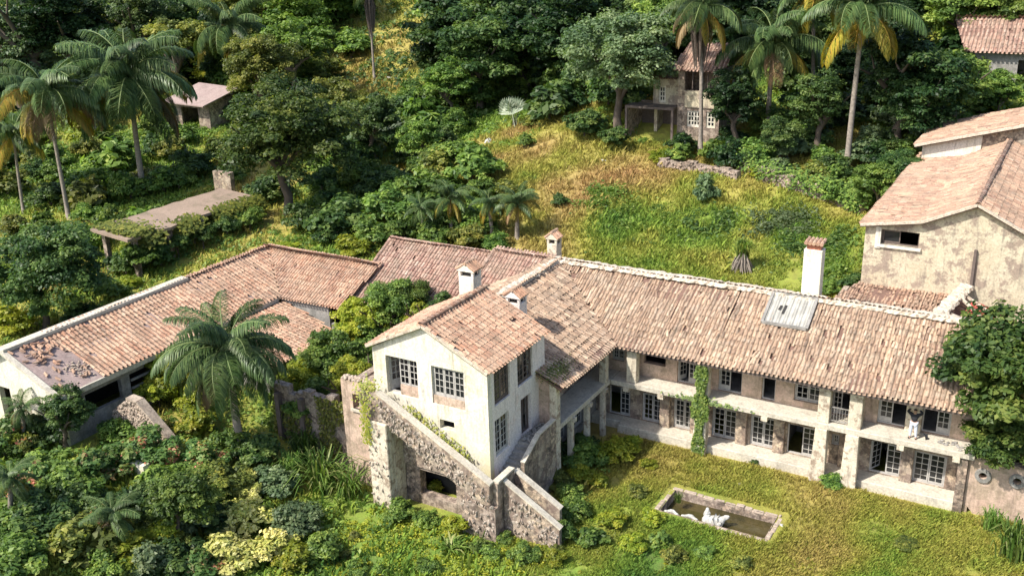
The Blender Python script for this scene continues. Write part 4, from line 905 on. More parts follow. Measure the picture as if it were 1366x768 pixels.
window(T, 'y', TY+.1, -31.6, -30.3, TZ+1.15, TZ+2.6, cols=2, rows=3, fr=.1, mu=.09, mat=MT['cream'])
window(T, 'y', TY+.1, -29.8, -28.95, TZ+1.15, TZ+2.6, leaves=1, cols=2, rows=3, fr=.1, mu=.09, mat=MT['cream'])
for x in (-31.2, -30.5, -29.8): m_ = MB(); m_.box(x-.04, x+.04, TY+.1, TY+.2, zf+1.15, ze-.15); m_.build('mullion', MT['darkwood'], T)
d = Vector((0, 3.2, 2.0)); roof(T, (0, TY-.4, ze), (1, 0, 0), d, [(-32.9, 0), (-28.2, 0), (-28.4, d.length), (-32.6, d.length)], MT['t_dark'], seed=60, sp=.33, ex=.42, r=.11)
d = Vector((0, -3.2, 2.0)); roof(T, (0, TY+6, ze), (1, 0, 0), d, [(-32.9, 0), (-28.2, 0), (-28.4, d.length), (-32.6, d.length)], MT['t_dark'], seed=61, sp=.33, ex=.42, r=.11)
mb = MB(); wall(mb, 'y', TY+.9, .3, -35.2, -32.5, z0+3.0, ze-.9, [(-34.7, -34.0, zf-.2, zf+1.3)]); mb.box(-35.2, -34.9, TY+1.2, TY+5, z0, ze-.9); mb.build('wall', MT['barn'], T)
window(T, 'y', TY+1, -34.7, -34.0, zf-.2, zf+1.3, leaves=1, cols=2, rows=3, fr=.1, mu=.09, mat=MT['cream'])
d = Vector((0, 2.6, .9)); roof(T, (0, TY+.6, ze-.9), (1, 0, 0), d, [(-35.6, 0), (-32.9, 0), (-32.9, d.length), (-35.6, d.length)], MT['t_dark'], seed=62)
mb = MB(); mb.box(-37.2, -32.55, TY-.9, TY+.9, zf-.55, zf-.35); mb.box(-37.2, -37.0, TY-.9, TY-.7, TZ-.4, zf-.55); mb.box(-37.1, -32.5, TY+2.6, TY+2.8, z0, zf-.4); mb.box(-32.75, -32.55, TY-.9, TY-.7, TZ-.4, zf-.55); mb.build('porch', MT['darkwood'], T)  # dark slab and back wall: shade inside the porch put into the colour
mb = MB(); mb.box(-37.2, -37.0, TY-.69, TY+2.6, TZ-.6, zf-.56); mb.build('wall', MT['stone'], T)

# far right house
q = (-4.0, 102.0); TZ = float(height(*q, False))
T = thing('tiled_house', (q[0], q[1], TZ), 'partly hidden tile roofed house in the trees at the upper right edge', 'house')
zr = by_z = 19.9
d = Vector((0, 3.6, 2.6)); roof(T, (0, 100.2, 16.2), (1, 0, 0), d, [(-11, 0), (2, 0), (2, d.length), (-12.6, d.length)], MT['t_dark'], seed=70, sp=.36, ex=.5, r=.12)
d = Vector((0, -3.6, 2.6)); roof(T, (0, 107.4, 16.2), (1, 0, 0), d, [(-11, 0), (2, 0), (2, d.length), (-12.6, d.length)], MT['t_dark'], seed=71, sp=.4, ex=.6, r=.13)
mb = MB(); wall(mb, 'y', 100.8, .3, -10.6, 1.6, TZ-1.5, 16.2, [(-6.6, -5.7, TZ-.3, TZ+2.4), (-4.5, -3, TZ+.6, TZ+2.4)]); mb.box(-10.6, -10.3, 101.1, 107, TZ-1.5, 16.2); mb.box(-10.3, 1.6, 103.5, 103.7, TZ-1, 16.2); mb.build('wall', MT['grey'], T)
# shed upper left
q = gp(272, 172); TZ = q[2]; X_, Y_ = q[0], q[1]
T = thing('shed', (X_, Y_, TZ), 'small shed with faded pinkish mono-pitch roof among the palms at upper left', 'shed')
m_ = MB(); m_.prism([(X_-5.2, Y_-1.2, TZ+3.1), (X_+1.6, Y_-1.2, TZ+2.9), (X_+1.8, Y_+4.6, TZ+4.2), (X_-4.8, Y_+4.6, TZ+4.5)], (0, 0, .14)); m_.build('roof', MT['bare'], T)
m_ = MB(); wall(m_, 'y', Y_, .25, X_-4.3, X_+1.2, TZ-1, TZ+3.0, [(X_-3.4, X_-.6, TZ+.2, TZ+2.5)]); m_.box(X_-4.5, X_-4.3, Y_, Y_+4, TZ-1, TZ+3.4); m_.box(X_+1, X_+1.2, Y_+.25, Y_+4, TZ-1, TZ+3.4); m_.box(X_-4.3, X_+1.2, Y_+3.8, Y_+4, TZ-1, TZ+3.6); m_.build('wall', MT['old'], T)
# concrete roofed walkway on the left
WX0, WX1, WY0, WY1, WZ = -68.7, -64.1, 50.0, 64.5, 5.6
T = thing('covered_walkway', (-63.5, 56, 3), 'long flat dusty concrete roof on posts crossing the undergrowth at left', 'walkway')
m_ = MB(); n = 18; poly = []
for k in range(n+1): poly.append((WX1+rg.uniform(-.25, .25), WY0+(WY1-WY0)*k/n, WZ))
for k in range(n, -1, -1): poly.append((WX0+rg.uniform(-.15, .15), WY0+(WY1-WY0)*k/n, WZ+.35))
for k in range(n):
    a, b_, c, d = poly[k], poly[k+1], poly[2*n-k], poly[2*n+1-k]
    m_.prism([a, b_, c, d], (0, 0, -.22), .5)
m_.build('roof_slab', MT['flatroof'], T)
for y in (51, 54.5, 58, 61.5):
    for x in (WX0+.5, WX1-.7):
        g_ = float(height(x, y, False)); m_ = MB(); m_.box(x-.2, x+.2, y-.2, y+.2, g_-.5, WZ-.1); m_.build('post', MT['stone'], T)
m_ = MB(); m_.box(-71.2, -69.0, 66.0, 66.5, 3.5, 7.0); tag(m_.build('old_wall', MT['old'], None), 'short tan wall block at the far end of the concrete roof', 'wall')
# ruined stone wall at back of the lawn
def stonewall(name, pts, h, lab, w_=.5, mat='stone'):
    T = thing(name, (pts[0][0], pts[0][1], float(height(pts[0][0], pts[0][1]))), lab, 'wall'); m_ = MB(); rb = MB()
    for (a, b_) in zip(pts[:-1], pts[1:]):
        a, b_ = Vector(a[:2]), Vector(b_[:2]); n = max(1, int((b_-a).length/.8))
        for k in range(n):
            p, q = a.lerp(b_, k/n), a.lerp(b_, (k+1)/n); g_ = min(float(height(p.x, p.y)), float(height(q.x, q.y)))
            zt = g_+h*random.uniform(.75, 1.05); nn = Vector((-(q-p).y, (q-p).x)).normalized()*w_/2
            m_.prism([(p.x-nn.x, p.y-nn.y, g_-.6), (q.x-nn.x, q.y-nn.y, g_-.6), (q.x+nn.x, q.y+nn.y, g_-.6), (p.x+nn.x, p.y+nn.y, g_-.6)], (0, 0, zt-g_+.6))
            for j in range(int(10*h)):
                t_ = random.random(); c = p.lerp(q, t_)-nn*1.0*(1 if nn.y > 0 else -1); rb.rock((c.x, c.y, random.uniform(g_, zt)), (random.uniform(.1, .2), random.uniform(.08, .14), random.uniform(.08, .15)))
    m_.build('masonry', MT[mat], T); rb.build('stones', MT['stone'], T, kind='stuff')
P_ = [gp(985, 232), gp(1060, 258), gp(1130, 275), gp(1152, 285)]
stonewall('dry_stone_wall', P_, 1.25, 'dark crumbling stone wall along the right edge of the back lawn', .6)
P_ = [gp(880, 222), gp(930, 228), gp(985, 245)]
stonewall('dry_stone_wall', P_, .8, 'low stone wall below the small stone house')

# ------------------------------------------------------------------ vegetation: prototypes
def leafmesh(name, C, Nn, size, v, seed, asp=.55):
    """diamond leaves at centres C with normals Nn"""
    rg = np.random.default_rng(seed); n = len(C)
    a = rg.normal(size=(n, 3)); t = np.cross(Nn, a); t /= np.linalg.norm(t, axis=1)[:, None]+1e-9; b_ = np.cross(Nn, t)
    s = (size*rg.uniform(.6, 1.4, n))[:, None]; cup = Nn*s*.18
    Vv = np.stack([C-t*s, C+b_*s*asp+cup, C+t*s, C-b_*s*asp+cup], 1).reshape(-1, 3)
    Ff = np.arange(4*n).reshape(-1, 4)
    return npmesh(name, Vv, Ff, v=np.repeat(v, 4))
def crown(name, seed, ncl=45, per=240, leaf=.05, cr=(.2, .36), flat=1.0, loose=0, low=-.45, shape='round', updroop=0):
    rg = np.random.default_rng(seed); C = []; Nn = []; vv = []
    for k in range(ncl):
        z = rg.uniform(low, 1); a = rg.uniform(0, 2*np.pi); rr = np.sqrt(max(0, 1-z*z)) if shape == 'round' else (1-max(z, 0))**.8
        d = np.array([np.cos(a)*rr, np.sin(a)*rr, z]); m_ = rg.uniform(.45, .92) if rg.random() < .75 else rg.uniform(.1, .5)
        r_ = rg.uniform(*cr)
        c = d*m_; c[2] *= flat
        q = rg.normal(size=(per, 3)); q /= np.linalg.norm(q, axis=1)[:, None]; q[:, 2] = np.where(q[:, 2] < -.2, -q[:, 2]*.6, q[:, 2])
        rad_ = r_*rg.uniform(.35, 1.05, per)**.5*(1+.25*np.sin(q[:, 0]*5+k)+loose*rg.normal(0, .35, per))
        p = c+q*rad_[:, None]*np.array([1.08, 1.08, .9])
        nn = q*.7+np.array([0, 0, .55])+rg.normal(0, .45, (per, 3)); nn /= np.linalg.norm(nn, axis=1)[:, None]
        C.append(p); Nn.append(nn); vv.append(np.clip(rg.uniform(.1, .8)+rg.normal(0, .16, per), 0, 1))
    C = np.concatenate(C); Nn = np.concatenate(Nn); vv = np.concatenate(vv)
    return leafmesh(name, C, Nn, leaf, vv, seed)
CR = dict(
 round=[crown('dense_crown', 1, 90, 260, .044, cr=(.16, .3), low=-.6), crown('dense_crown', 2, 110, 210, .042, cr=(.13, .26), low=-.6), crown('dense_crown', 3, 85, 240, .046, cr=(.15, .28), loose=.3, low=-.7)],
 fine=[crown('fine_crown', 21, 120, 330, .028, cr=(.12, .25), low=-.6), crown('fine_crown', 22, 100, 380, .03, cr=(.13, .28), low=-.6, loose=.25)],
 layer=[crown('layered_crown', 4, 60, 260, .04, cr=(.16, .27), flat=.6, low=-.3), crown('layered_crown', 5, 55, 260, .042, cr=(.15, .28), flat=.7)],
 tall=[crown('tall_crown', 6, 115, 190, .044, cr=(.13, .27), flat=1.3, low=-1), crown('tall_crown', 7, 105, 190, .046, cr=(.14, .27), flat=1.3, low=-1, loose=.3)],
 bush=[crown('bush_crown', 8, 26, 170, .085, cr=(.25, .42), low=-.3), crown('bush_crown', 9, 22, 170, .095, cr=(.25, .45), low=-.3, loose=.3), crown('bush_crown', 10, 30, 130, .08, cr=(.18, .34), low=-.3, loose=.4)],
 big=[crown('broadleaf_crown', 11, 18, 60, .19, cr=(.25, .45), low=-.2, loose=.3)])
def trunkmesh(seed):
    rg = random.Random(seed); mb = MB()
    bend = [(rg.uniform(-.05, .05), rg.uniform(-.05, .05)) for _ in range(4)]
    pts = [(bend[k][0]*k, bend[k][1]*k, k*.22) for k in range(4)]; mb.tube(pts, [.085, .06, .05, .045], 8)
    top = Vector(pts[-1])
    for k in range(6):
        a = k*1.05+rg.random(); e = Vector((math.cos(a)*rg.uniform(.3, .6), math.sin(a)*rg.uniform(.3, .6), rg.uniform(.25, .6))); s = Vector(pts[2]).lerp(top, rg.random())
        m_ = s+e*.5+Vector((0, 0, .04)); mb.tube([s, m_, s+e], [.035, .024, .008], 6)
        e2 = Vector((rg.uniform(-.2, .2), rg.uniform(-.2, .2), .22)); mb.tube([m_, m_+e2], [.018, .006], 5)
    me = bpy.data.meshes.new('trunk'); me.from_pydata(mb.V, [], mb.F); me.update(); me.polygons.foreach_set('use_smooth', [True]*len(me.polygons)); return me
TRK = [trunkmesh(k) for k in range(4)]
cnt = [0]
def crownpt(cx, cy, X_, Y_):
    D_ = ray(cx, cy); t_ = (X_*D_[0]+Y_*D_[1])/(D_[0]**2+D_[1]**2); return D_[0]*t_-X_, D_[1]*t_-Y_, CAM_H+D_[2]*t_
def tree(cx, cy, rpx, by, kind, leafm, lab, cat='tree', group=None, name='tree', kz=.85, dx=0, ky=1.0):
    """crown centre pixel, crown radius in px, pixel row of the foot"""
    X_, Y_, Z_, D = gp(cx+dx, by); R = rpx*D/F_PX; ox, oy, zc = crownpt(cx, cy, X_, Y_); zc -= Z_-.1
    cnt[0] += 1; k = cnt[0]
    t = thing(name, (X_, Y_, Z_-.1), lab, cat, group)
    P = CR['fine' if kind == 'round' and R > 4 else kind]; c = link('crown', P[k % len(P)], L[leafm], t); c.location = (ox, oy, zc); c.scale = (R, R*ky, R*kz); c.rotation_euler = (rg2.uniform(-.12, .12), rg2.uniform(-.12, .12), rg2.uniform(0, 6.28))
    tr = link('trunk', TRK[k % 4], MT['bark'], t); tr.scale = (max(zc, R)*.9,)*2+(max(zc, .8)*1.05,); tr.rotation_euler = (0, 0, rg2.uniform(0, 6.28))
    return t
def treez(cx, cy, rpx, zc, kind, leafm, lab, kz=.9, group=None, name='tree'):
    D_ = ray(cx, cy); t_ = (zc-CAM_H)/D_[2]; X_, Y_ = D_[0]*t_, D_[1]*t_; Z_ = float(height(X_, Y_)); R = rpx*t_/F_PX
    cnt[0] += 1; k = cnt[0]; t = thing(name, (X_, Y_, Z_-.1), lab, 'tree', group); P = CR[kind]
    c = link('crown', P[k % len(P)], L[leafm], t); c.location = (0, 0, zc-Z_); c.scale = (R, R, R*kz); c.rotation_euler = (0, 0, rg2.uniform(0, 6.28))
    tr = link('trunk', TRK[k % 4], MT['bark'], t); tr.scale = ((zc-Z_)*.8,)*2+((zc-Z_)*1.05,)
    return t
rg2 = random.Random(99)
def bush(cx, cy, rpx, leafm, lab, group=None, kind='bush', name='shrub', kz=.75, cat='shrub'):
    """low shrub: crown centre pixel and radius"""
    X_, Y_, Z_, D = gp(cx, cy+rpx*.55); R = rpx*D/F_PX; cnt[0] += 1; k = cnt[0]
    t = thing(name, (X_, Y_, Z_-.05), lab, cat, group)
    P = CR[kind]; c = link('crown', P[k % len(P)], L[leafm], t); c.location = (0, 0, R*.45); c.scale = (R, R, R*kz); c.rotation_euler = (0, 0, rg2.uniform(0, 6.28))
    tr = link('trunk', TRK[k % 4], MT['bark'], t); tr.scale = (R, R, R*.6)
    return t
# palm fronds
def frond(seed, arch, plume=1.0, nl=64, droop=.55, wd=.012, ll=.24):
    """unit frond along +X, arching; leaflets hang"""
    rg = np.random.default_rng(seed); a0, a1 = arch
    n = 14; P = [np.zeros(3)]; th = a0
    for k in range(n):
        th = a0+(a1-a0)*((k+1)/n)**1.15; P.append(P[-1]+np.array([math.cos(th), 0, math.sin(th)])/n)
    P = np.array(P); V = []; F = []; A = []
    def at(t):
        x = t*n; i = min(int(x), n-1); f_ = x-i; p = P[i]*(1-f_)+P[i+1]*f_; d = P[i+1]-P[i]; return p, d/np.linalg.norm(d)
    # rachis
    for k in range(n+1):
        w_ = (.026 if nl < 10 else .012)*(1-k/n)+.003; c = P[k]
        for dy, dz in ((-w_, 0), (0, w_), (w_, 0), (0, -w_)): V.append(c+np.array([0, dy, dz])); A.append(.9)
    for k in range(n):
        for j in range(4): F.append((k*4+j, k*4+(j+1) % 4, k*4+4+(j+1) % 4, k*4+4+j))
    for k in range(nl):
        if rg.random() < .13: continue
        t = .12+.88*(k+rg.random()*.6)/nl; p, d = at(min(t, .999)); l = ll*math.sin(math.pi*(.12+.83*t))**.6*(1.1-.2*t)
        for s in (-1, 1):
            side = np.array([0, s, 0]); out = side*rg.uniform(.55, 1)+d*rg.uniform(.35, .75)+np.array([0, 0, rg.uniform(-.15, .4)*plume]); out /= np.linalg.norm(out)
            q0 = p; q1 = p+out*l*.55+np.array([0, 0, -droop*l*.18]); dn = out*.55+np.array([0, 0, -droop*1.3]); dn /= np.linalg.norm(dn); q2 = q1+dn*l*.6
            wv = np.cross(out, [0, 0, 1.0]); wv = wv/(np.linalg.norm(wv)+1e-6)*wd
            c0 = len(V); V += [q0-wv*.6, q0+wv*.6, q1+wv, q1-wv, q2+wv*.2, q2-wv*.2]; vr = min(1, max(0, rg.normal(.45, .22))); A += [vr]*6
            F += [(c0, c0+1, c0+2, c0+3), (c0+3, c0+2, c0+4, c0+5)]
    return npmesh('frond', np.array(V), np.array(F), v=np.array(A))
FR = dict(up=[frond(1, (1.25, .25)), frond(2, (1.1, -.1))], out=[frond(3, (.75, -.75)), frond(4, (.6, -.95))], down=[frond(5, (.1, -1.35), droop=.8), frond(6, (-.2, -1.45), droop=.8)])
FRD = dict(up=[frond(11, (1.35, -.1), nl=150, droop=.7, wd=.005, ll=.23), frond(12, (1.1, -.5), nl=150, droop=.8, wd=.005, ll=.23)], out=[frond(13, (.7, -1.1), nl=150, droop=1.1, wd=.0052, ll=.25), frond(14, (.55, -1.3), nl=150, droop=1.2, wd=.0052, ll=.26)], down=[frond(15, (.0, -1.5), nl=150, droop=1.2, wd=.0052, ll=.27), frond(16, (-.35, -1.52), nl=150, droop=1.2, wd=.0052, ll=.25)])
RIB = [frond(31, (.5, -1.5), nl=8, wd=.012, ll=.12), frond(32, (.2, -1.55), nl=8, wd=.012, ll=.12)]
MT['rib'] = plain('pale_bare_rib', (.42, .38, .32), .8)
def palm(cx, cy, lpx, bx, by, lab, nf=24, FRX=FRD, yellow=.12, dry=.05, tr=.17, skirt=False, ribs=0, name='palm_tree', upshare=.4, group=None, crownshaft=False):
    X_, Y_, Z_, D = gp(bx, by); t = thing(name, (X_, Y_, Z_-.15), lab, 'palm tree', group); Lf = lpx*D/F_PX; ox, oy, H_ = crownpt(cx, cy, X_, Y_); H_ -= Z_-.15
    # horizontal offset of the crown against the foot, kept small
    mb = MB(); n = 7; pts = []; rr = []
    for k in range(n+1):
        f_ = k/n; pts.append((ox*f_**1.4, oy*f_**1.4, H_*f_)); rr.append(tr*(1.25-.45*f_) if k else tr*1.6)
    mb.tube(pts, rr, 9); me = bpy.data.meshes.new('trunk'); me.from_pydata(mb.V, [], mb.F); me.update(); me.polygons.foreach_set('use_smooth', [True]*len(me.polygons))
    link('trunk', me, MT['palmbark'], t)
    rg_ = random.Random(int(cx*7+cy))
    for k in range(nf):
        f_ = k/nf; cls = 'up' if f_ < upshare else ('out' if f_ < .75 else 'down'); me = rg_.choice(FRX[cls])
        u = rg_.random(); mt = 'frond'
        if cls == 'down': mt = 'frondy' if u < yellow*3 else ('frondb' if u < yellow*3+dry*4 else 'frond')
        elif cls == 'out' and u < yellow: mt = 'frondy'
        o = link('frond', me, L[mt], t); o.location = (ox, oy, H_); sc = Lf*rg_.uniform(.85, 1.12)*(1.0 if cls != 'down' else .88)
        o.scale = (sc, sc, sc); o.rotation_euler = (rg_.uniform(-.25, .25), rg_.uniform(-.1, .1), k*2.39996+rg_.uniform(-.2, .2))
    for k in range(ribs):
        o = link('bare_frond', RIB[k % 2], MT['rib'], t); o.location = (ox, oy, H_); sc = Lf*rg_.uniform(.5, .8); o.scale = (sc, sc, sc); o.rotation_euler = (rg_.uniform(-.2, .2), 0, k*2.4)
    if skirt:
        m_ = MB()
        for k in range(70):
            a = rg_.random()*6.28; l = rg_.uniform(.5, 1.0)*Lf*skirt; r_ = tr*1.5+rg_.random()*Lf*.16; z = H_-rg_.random()*.3
            p = Vector((ox+math.cos(a)*tr, oy+math.sin(a)*tr, z)); q_ = Vector((ox+math.cos(a)*r_, oy+math.sin(a)*r_, z-l*.5)); e_ = Vector((ox+math.cos(a)*r_*.5, oy+math.sin(a)*r_*.5, z-l*1.3)); m_.tube([p, q_, e_], [.05, .09, .03], 4, rg_.random(), False)
        me = bpy.data.meshes.new('dead_skirt'); me.from_pydata(m_.V, [], m_.F); me.update(); link('dead_skirt', me, MT['skirt'], t)
    return t
def fanplant(cx, by, rpx, mat, lab, nblade=9, name='fan_palm'):
    """stiff fan leaves on stalks"""
    X_, Y_, Z_, D = gp(cx, by); R = rpx*D/F_PX; t = thing(name, (X_, Y_, Z_), lab, 'fan palm')
    m_ = MB(); K = 13
    for i in range(K):
        a = -1.25+2.5*i/(K-1); a2 = a+.1; d1 = Vector((math.sin(a-.085), 0, math.cos(a-.085))); d2 = Vector((math.sin(a+.085), 0, math.cos(a+.085))); dm = Vector((math.sin(a), .10, math.cos(a)))
        m_.add([Vector((0, 0, 0)), d1*.75, dm*.95, d2*.75], [(0, 1, 2, 3)], random.random())
    m_.tube([(0, 0, -1), (0, .02, 0)], [.02, .015], 5, .9)
    me = bpy.data.meshes.new('fan_leaf'); me.from_pydata([tuple(v) for v in m_.V], [], m_.F); at = me.attributes.new('v', 'FLOAT', 'POINT'); at.data.foreach_set('value', m_.A); me.update()
    for k in range(nblade):
        o = link('fan_leaf', me, L[mat], t); a = k*2.4; tl = rg2.uniform(.1, .75) if k else 0; s = R*rg2.uniform(.55, .8); o.scale = (s, s, s)
        o.rotation_euler = (tl*math.cos(a), tl*math.sin(a), a*.5+rg2.uniform(-.5, .5)); o.location = (math.sin(a)*tl*R*.6, math.cos(a)*tl*R*-.6, R*.85*math.cos(tl)+.1)
    m_ = MB(); m_.tube([(0, 0, -.1), (0, 0, R*.3)], [R*.12, R*.09], 7); me = bpy.data.meshes.new('trunk'); me.from_pydata(m_.V, [], m_.F); me.update(); link('trunk', me, MT['bark'], t)
    return t
def bladeclump(n, seed, spread=.5, w_=.02, bend=.7):
    rg = np.random.default_rng(seed); V = []; F = []; A = []
    for k in range(n):
        a = rg.uniform(0, 6.28); d = np.array([math.cos(a), math.sin(a), 0]); t_ = rg.uniform(.1, 1)*spread; l = rg.uniform(.6, 1.1); b0 = rg.normal(0, .12, 3)*[1, 1, 0]
        side = np.array([-d[1], d[0], 0])*w_; p1 = b0+np.array([0, 0, l*.55])+d*t_*l*.4; p2 = b0+np.array([0, 0, l*(1-.45*bend*t_)])+d*t_*l*1.0
        p3 = p2+d*l*t_*.45+np.array([0, 0, -l*.35*bend*t_])
        c = len(V); V += [b0-side, b0+side, p1+side, p1-side, p2+side*.7, p2-side*.7, p3+side*.1, p3-side*.1]; A += [min(1, max(0, rg.normal(.5, .25)))]*8
        F += [(c, c+1, c+2, c+3), (c+3, c+2, c+4, c+5), (c+5, c+4, c+6, c+7)]
    return npmesh('blades', np.array(V), np.array(F), v=np.array(A))
BL = [bladeclump(140, 1), bladeclump(120, 2, .8), bladeclump(60, 3, .9, .045, .5)]
def reeds(cx, by, rpx, lab, mat='reed', k=0, name='grass_clump', cat='grass plant', h=1.0, group=None):
    X_, Y_, Z_, D = gp(cx, by); R = rpx*D/F_PX; t = thing(name, (X_, Y_, Z_-.05), lab, cat, group)
    o = link('blades', BL[k], L[mat], t); o.scale = (R, R, R*h); o.rotation_euler = (0, 0, rg2.uniform(0, 6))
    return t

# ------------------------------------------------------------------ vegetation: placement
def free2(x, y):
    bl = [(-41.3, -2.6, 47.9, 57.6), (-33.3, -21.6, 36.2, 48), (-29.5, -22, 35.1, 36.6), (-22.3, -19.4, 35.9, 38), (-54, -40, 29.4, 54), (-11, 3, 58.8, 87), (-37, -28, 84.0, 91), (-41, 2, 57.5, 59)]
    return not any(a < x < b_ and c < y < d for a, b_, c, d in bl)
# individual trees
TREES = [
 (62, 365, 82, 440, 'round', 'deep', 'big dark glossy mango-like tree at the left edge beside the outbuilding'),
 (385, 180, 92, 285, 'round', 'tree', 'broad spreading tree with rounded green crown above the concrete roof'),
 (1364, 500, 100, 640, 'round', 'tree', 'large tree overhanging the right end of the long tiled roof'),
 (1345, 575, 66, 655, 'round', 'tree', 'darker tree crown hanging over the porthole wall'),
 (826, 78, 78, 182, 'round', 'grey', 'round dusty green tree with visible trunk beside the small stone house'),
 (1365, 340, 26, 400, 'round', 'mid', 'small tree in front of the hall gable at the right edge'),
 (600, 110, 38, 165, 'round', 'mid', 'bright green rounded tree beside the shaded grove'),
 (395, 62, 56, 140, 'layer', 'mid', 'loose green tree at top left of the yellow clearing'),
 (350, 90, 55, 170, 'round', 'olive', 'yellowish olive tree right of the pinkish shed'),
 (440, 130, 46, 200, 'layer', 'olive', 'olive crown behind the broad layered tree'),
 (500, 160, 40, 225, 'round', 'deep', 'dark green tree below the skirted palm'),
 (560, 185, 30, 225, 'round', 'mid', 'rounded tree casting shade on the brown clearing'),
 (640, 70, 60, 150, 'tall', 'deep', 'tall dark tree at the left of the shaded grove'),
 (700, 55, 62, 130, 'tall', 'forest', 'tall very dark tree in the middle of the shaded grove'),
 (665, 25, 55, 120, 'tall', 'deep', 'dark leafy tree at the top above the shaded grove'),
 (755, 40, 58, 128, 'tall', 'forest', 'dark tree left of the round dusty tree'),
 (875, 30, 40, 120, 'round', 'mid', 'green tree behind the small stone house'),
 (1235, 120, 60, 215, 'tall', 'forest', 'very dark tall tree between the right palms and the hall'),
 (1195, 80, 50, 200, 'tall', 'forest', 'dark tree just right of the tallest palm'),
 (1270, 110, 48, 190, 'round', 'mid', 'bright bushy tree in front of the upper right house'),
 (1090, 130, 40, 210, 'tall', 'deep', 'dark green tree between the two right palms'),
 (980, 130, 40, 205, 'tall', 'forest', 'dark tree directly right of the small stone house'),
 (1040, 180, 30, 222, 'round', 'deep', 'low dark tree below the middle palm'),
 (1280, 15, 50, 90, 'round', 'mid', 'bright green tree at the top right above the tiled house'),
 (1345, 12, 42, 90, 'round', 'mid', 'bright green tree at the top right corner'),
 (1170, 245, 34, 290, 'round', 'mid', 'rounded tree left of the hall roof'),
 (1200, 225, 30, 280, 'round', 'deep', 'deep green tree touching the hall eave'),
 (1330, 118, 30, 160, 'round', 'mid', 'shrubby tree before the grey wall of the upper right house'),
 (240, 55, 50, 140, 'layer', 'olive', 'olive tree behind the large left palm'),
 (110, 40, 50, 140, 'tall', 'forest', 'dark tree at upper left behind the palms'),
 (30, 60, 55, 150, 'tall', 'grey', 'greyish tree at the upper left corner'),
 (60, 20, 50, 150, 'tall', 'forest', 'very dark tree with bare trunk at upper left'),
 (190, 25, 45, 130, 'round', 'deep', 'dark crown behind the feathery left palm'),
 (90, 545, 34, 600, 'tall', 'deep', 'feathery dark green tree in front of the cream gable end'),
 (245, 665, 50, 730, 'round', 'mid', 'mid green shrubby tree at bottom left of the flowering one'),
]
for a in TREES: tree(*a)
COURT = [
 (520, 402, 37, 6.0, 'round', 'mid', 'bright yellow-green tree filling the gap between tiled roofs'),
 (480, 430, 40, 4.8, 'round', 'yellow', 'sunlit yellow-green tree left of the white gable'),
 (440, 480, 47, 4.0, 'round', 'mid', 'green bushy tree above the vine hung wall'),
 (550, 395, 28, 6.2, 'round', 'mid', 'green tree pressed against the dark tiled slope'),
 (470, 500, 32, 4.6, 'round', 'yellow', 'yellow-green crown right above the ruined annex'),
 (238, 500, 45, 3.6, 'round', 'yellow', 'yellow-green tree left of the foreground palm'),
 (400, 505, 30, 3.6, 'round', 'yellow', 'yellowish crown right of the foreground palm fronds'),
]
for a in COURT: treez(*a)
for k, (cx, cy, r_, by) in enumerate([(182, 332, 36, 372), (165, 335, 27, 368), (200, 322, 26, 356), (235, 312, 26, 344), (268, 300, 26, 332), (300, 288, 24, 318), (330, 280, 22, 308)]):
    tree(cx+4, cy+14, r_*.66, by, 'bush', ('mid', 'deep', 'mid', 'deep', 'tree', 'deep', 'mid')[k], 'tall dark bush crowding the front edge of the flat concrete roof', 'bush', 'bushes along the front of the concrete roof', name='tall_bush')
for k, (cx, cy, r_, z_, m_) in enumerate([(560, 420, 24, 5.6, 'yellow'), (500, 450, 26, 4.2, 'mid'), (425, 520, 24, 3.4, 'mid'), (455, 455, 22, 4.0, 'yellow'), (520, 440, 24, 4.2, 'yellow'), (480, 475, 22, 4.2, 'mid'), (590, 402, 18, 6.3, 'deep'), (455, 400, 14, 4.4, 'yellow'), (400, 545, 22, 3.0, 'mid'), (260, 530, 26, 3.2, 'yellow'), (210, 520, 24, 3.2, 'yellow')]):
    treez(cx, cy, r_, z_, 'bush', m_, 'leafy yellow-green growth filling the overgrown inner courtyard', group='growth in the inner courtyard', name='courtyard_tree')

# forest trees far up the slope, told apart by nothing but their place
k = 0
for row, (yb, n_, sz) in enumerate([(70, 19, 62), (20, 17, 62), (110, 15, 44)]):
    for i in range(n_):
        cx = 1366*(i+.5)/n_+rg2.uniform(-22, 22)
        if row == 2 and (430 < cx < 780 or cx < 20 or 850 < cx < 960): continue
        if row == 0 and 430 < cx < 600: continue
        if row == 1 and 440 < cx < 560: continue
        if row == 0 and cx > 1230: continue
        if row == 2 and cx > 1210: continue
        k += 1
        s_ = sz*rg2.uniform(.8, 1.15); kind = rg2.choice(('tall', 'round', 'tall', 'tall')); mt = rg2.choice(('forest', 'forest', 'forest', 'deep', 'forest', 'deep') if cx > 600 else ('deep', 'mid', 'olive', 'deep', 'mid', 'grey'))
        tree(cx, yb-s_*.62, s_, yb+s_*.12+8, kind, mt, 'tree in the dense forest across the top of the photo', 'tree', 'forest trees on the upper slope', name='forest_tree')
for i in range(44):      # the forest goes on over the crest
    X_ = -230+i*7.5+rg2.uniform(-3, 3); Y_ = rg2.uniform(128, 160)
    t = thing('forest_tree', (X_, Y_, float(height(X_, Y_))-.2), 'tree in the dense forest across the top of the photo', 'tree', 'forest trees on the upper slope'); R = rg2.uniform(5, 7)
    c = link('crown', CR['tall'][i % 2], L[('forest', 'deep')[i % 2]], t); c.location = (0, 0, 6.5); c.scale = (R, R, R); c.rotation_euler = (0, 0, i)
    tr = link('trunk', TRK[i % 4], MT['bark'], t); tr.scale = (6, 6, 7)

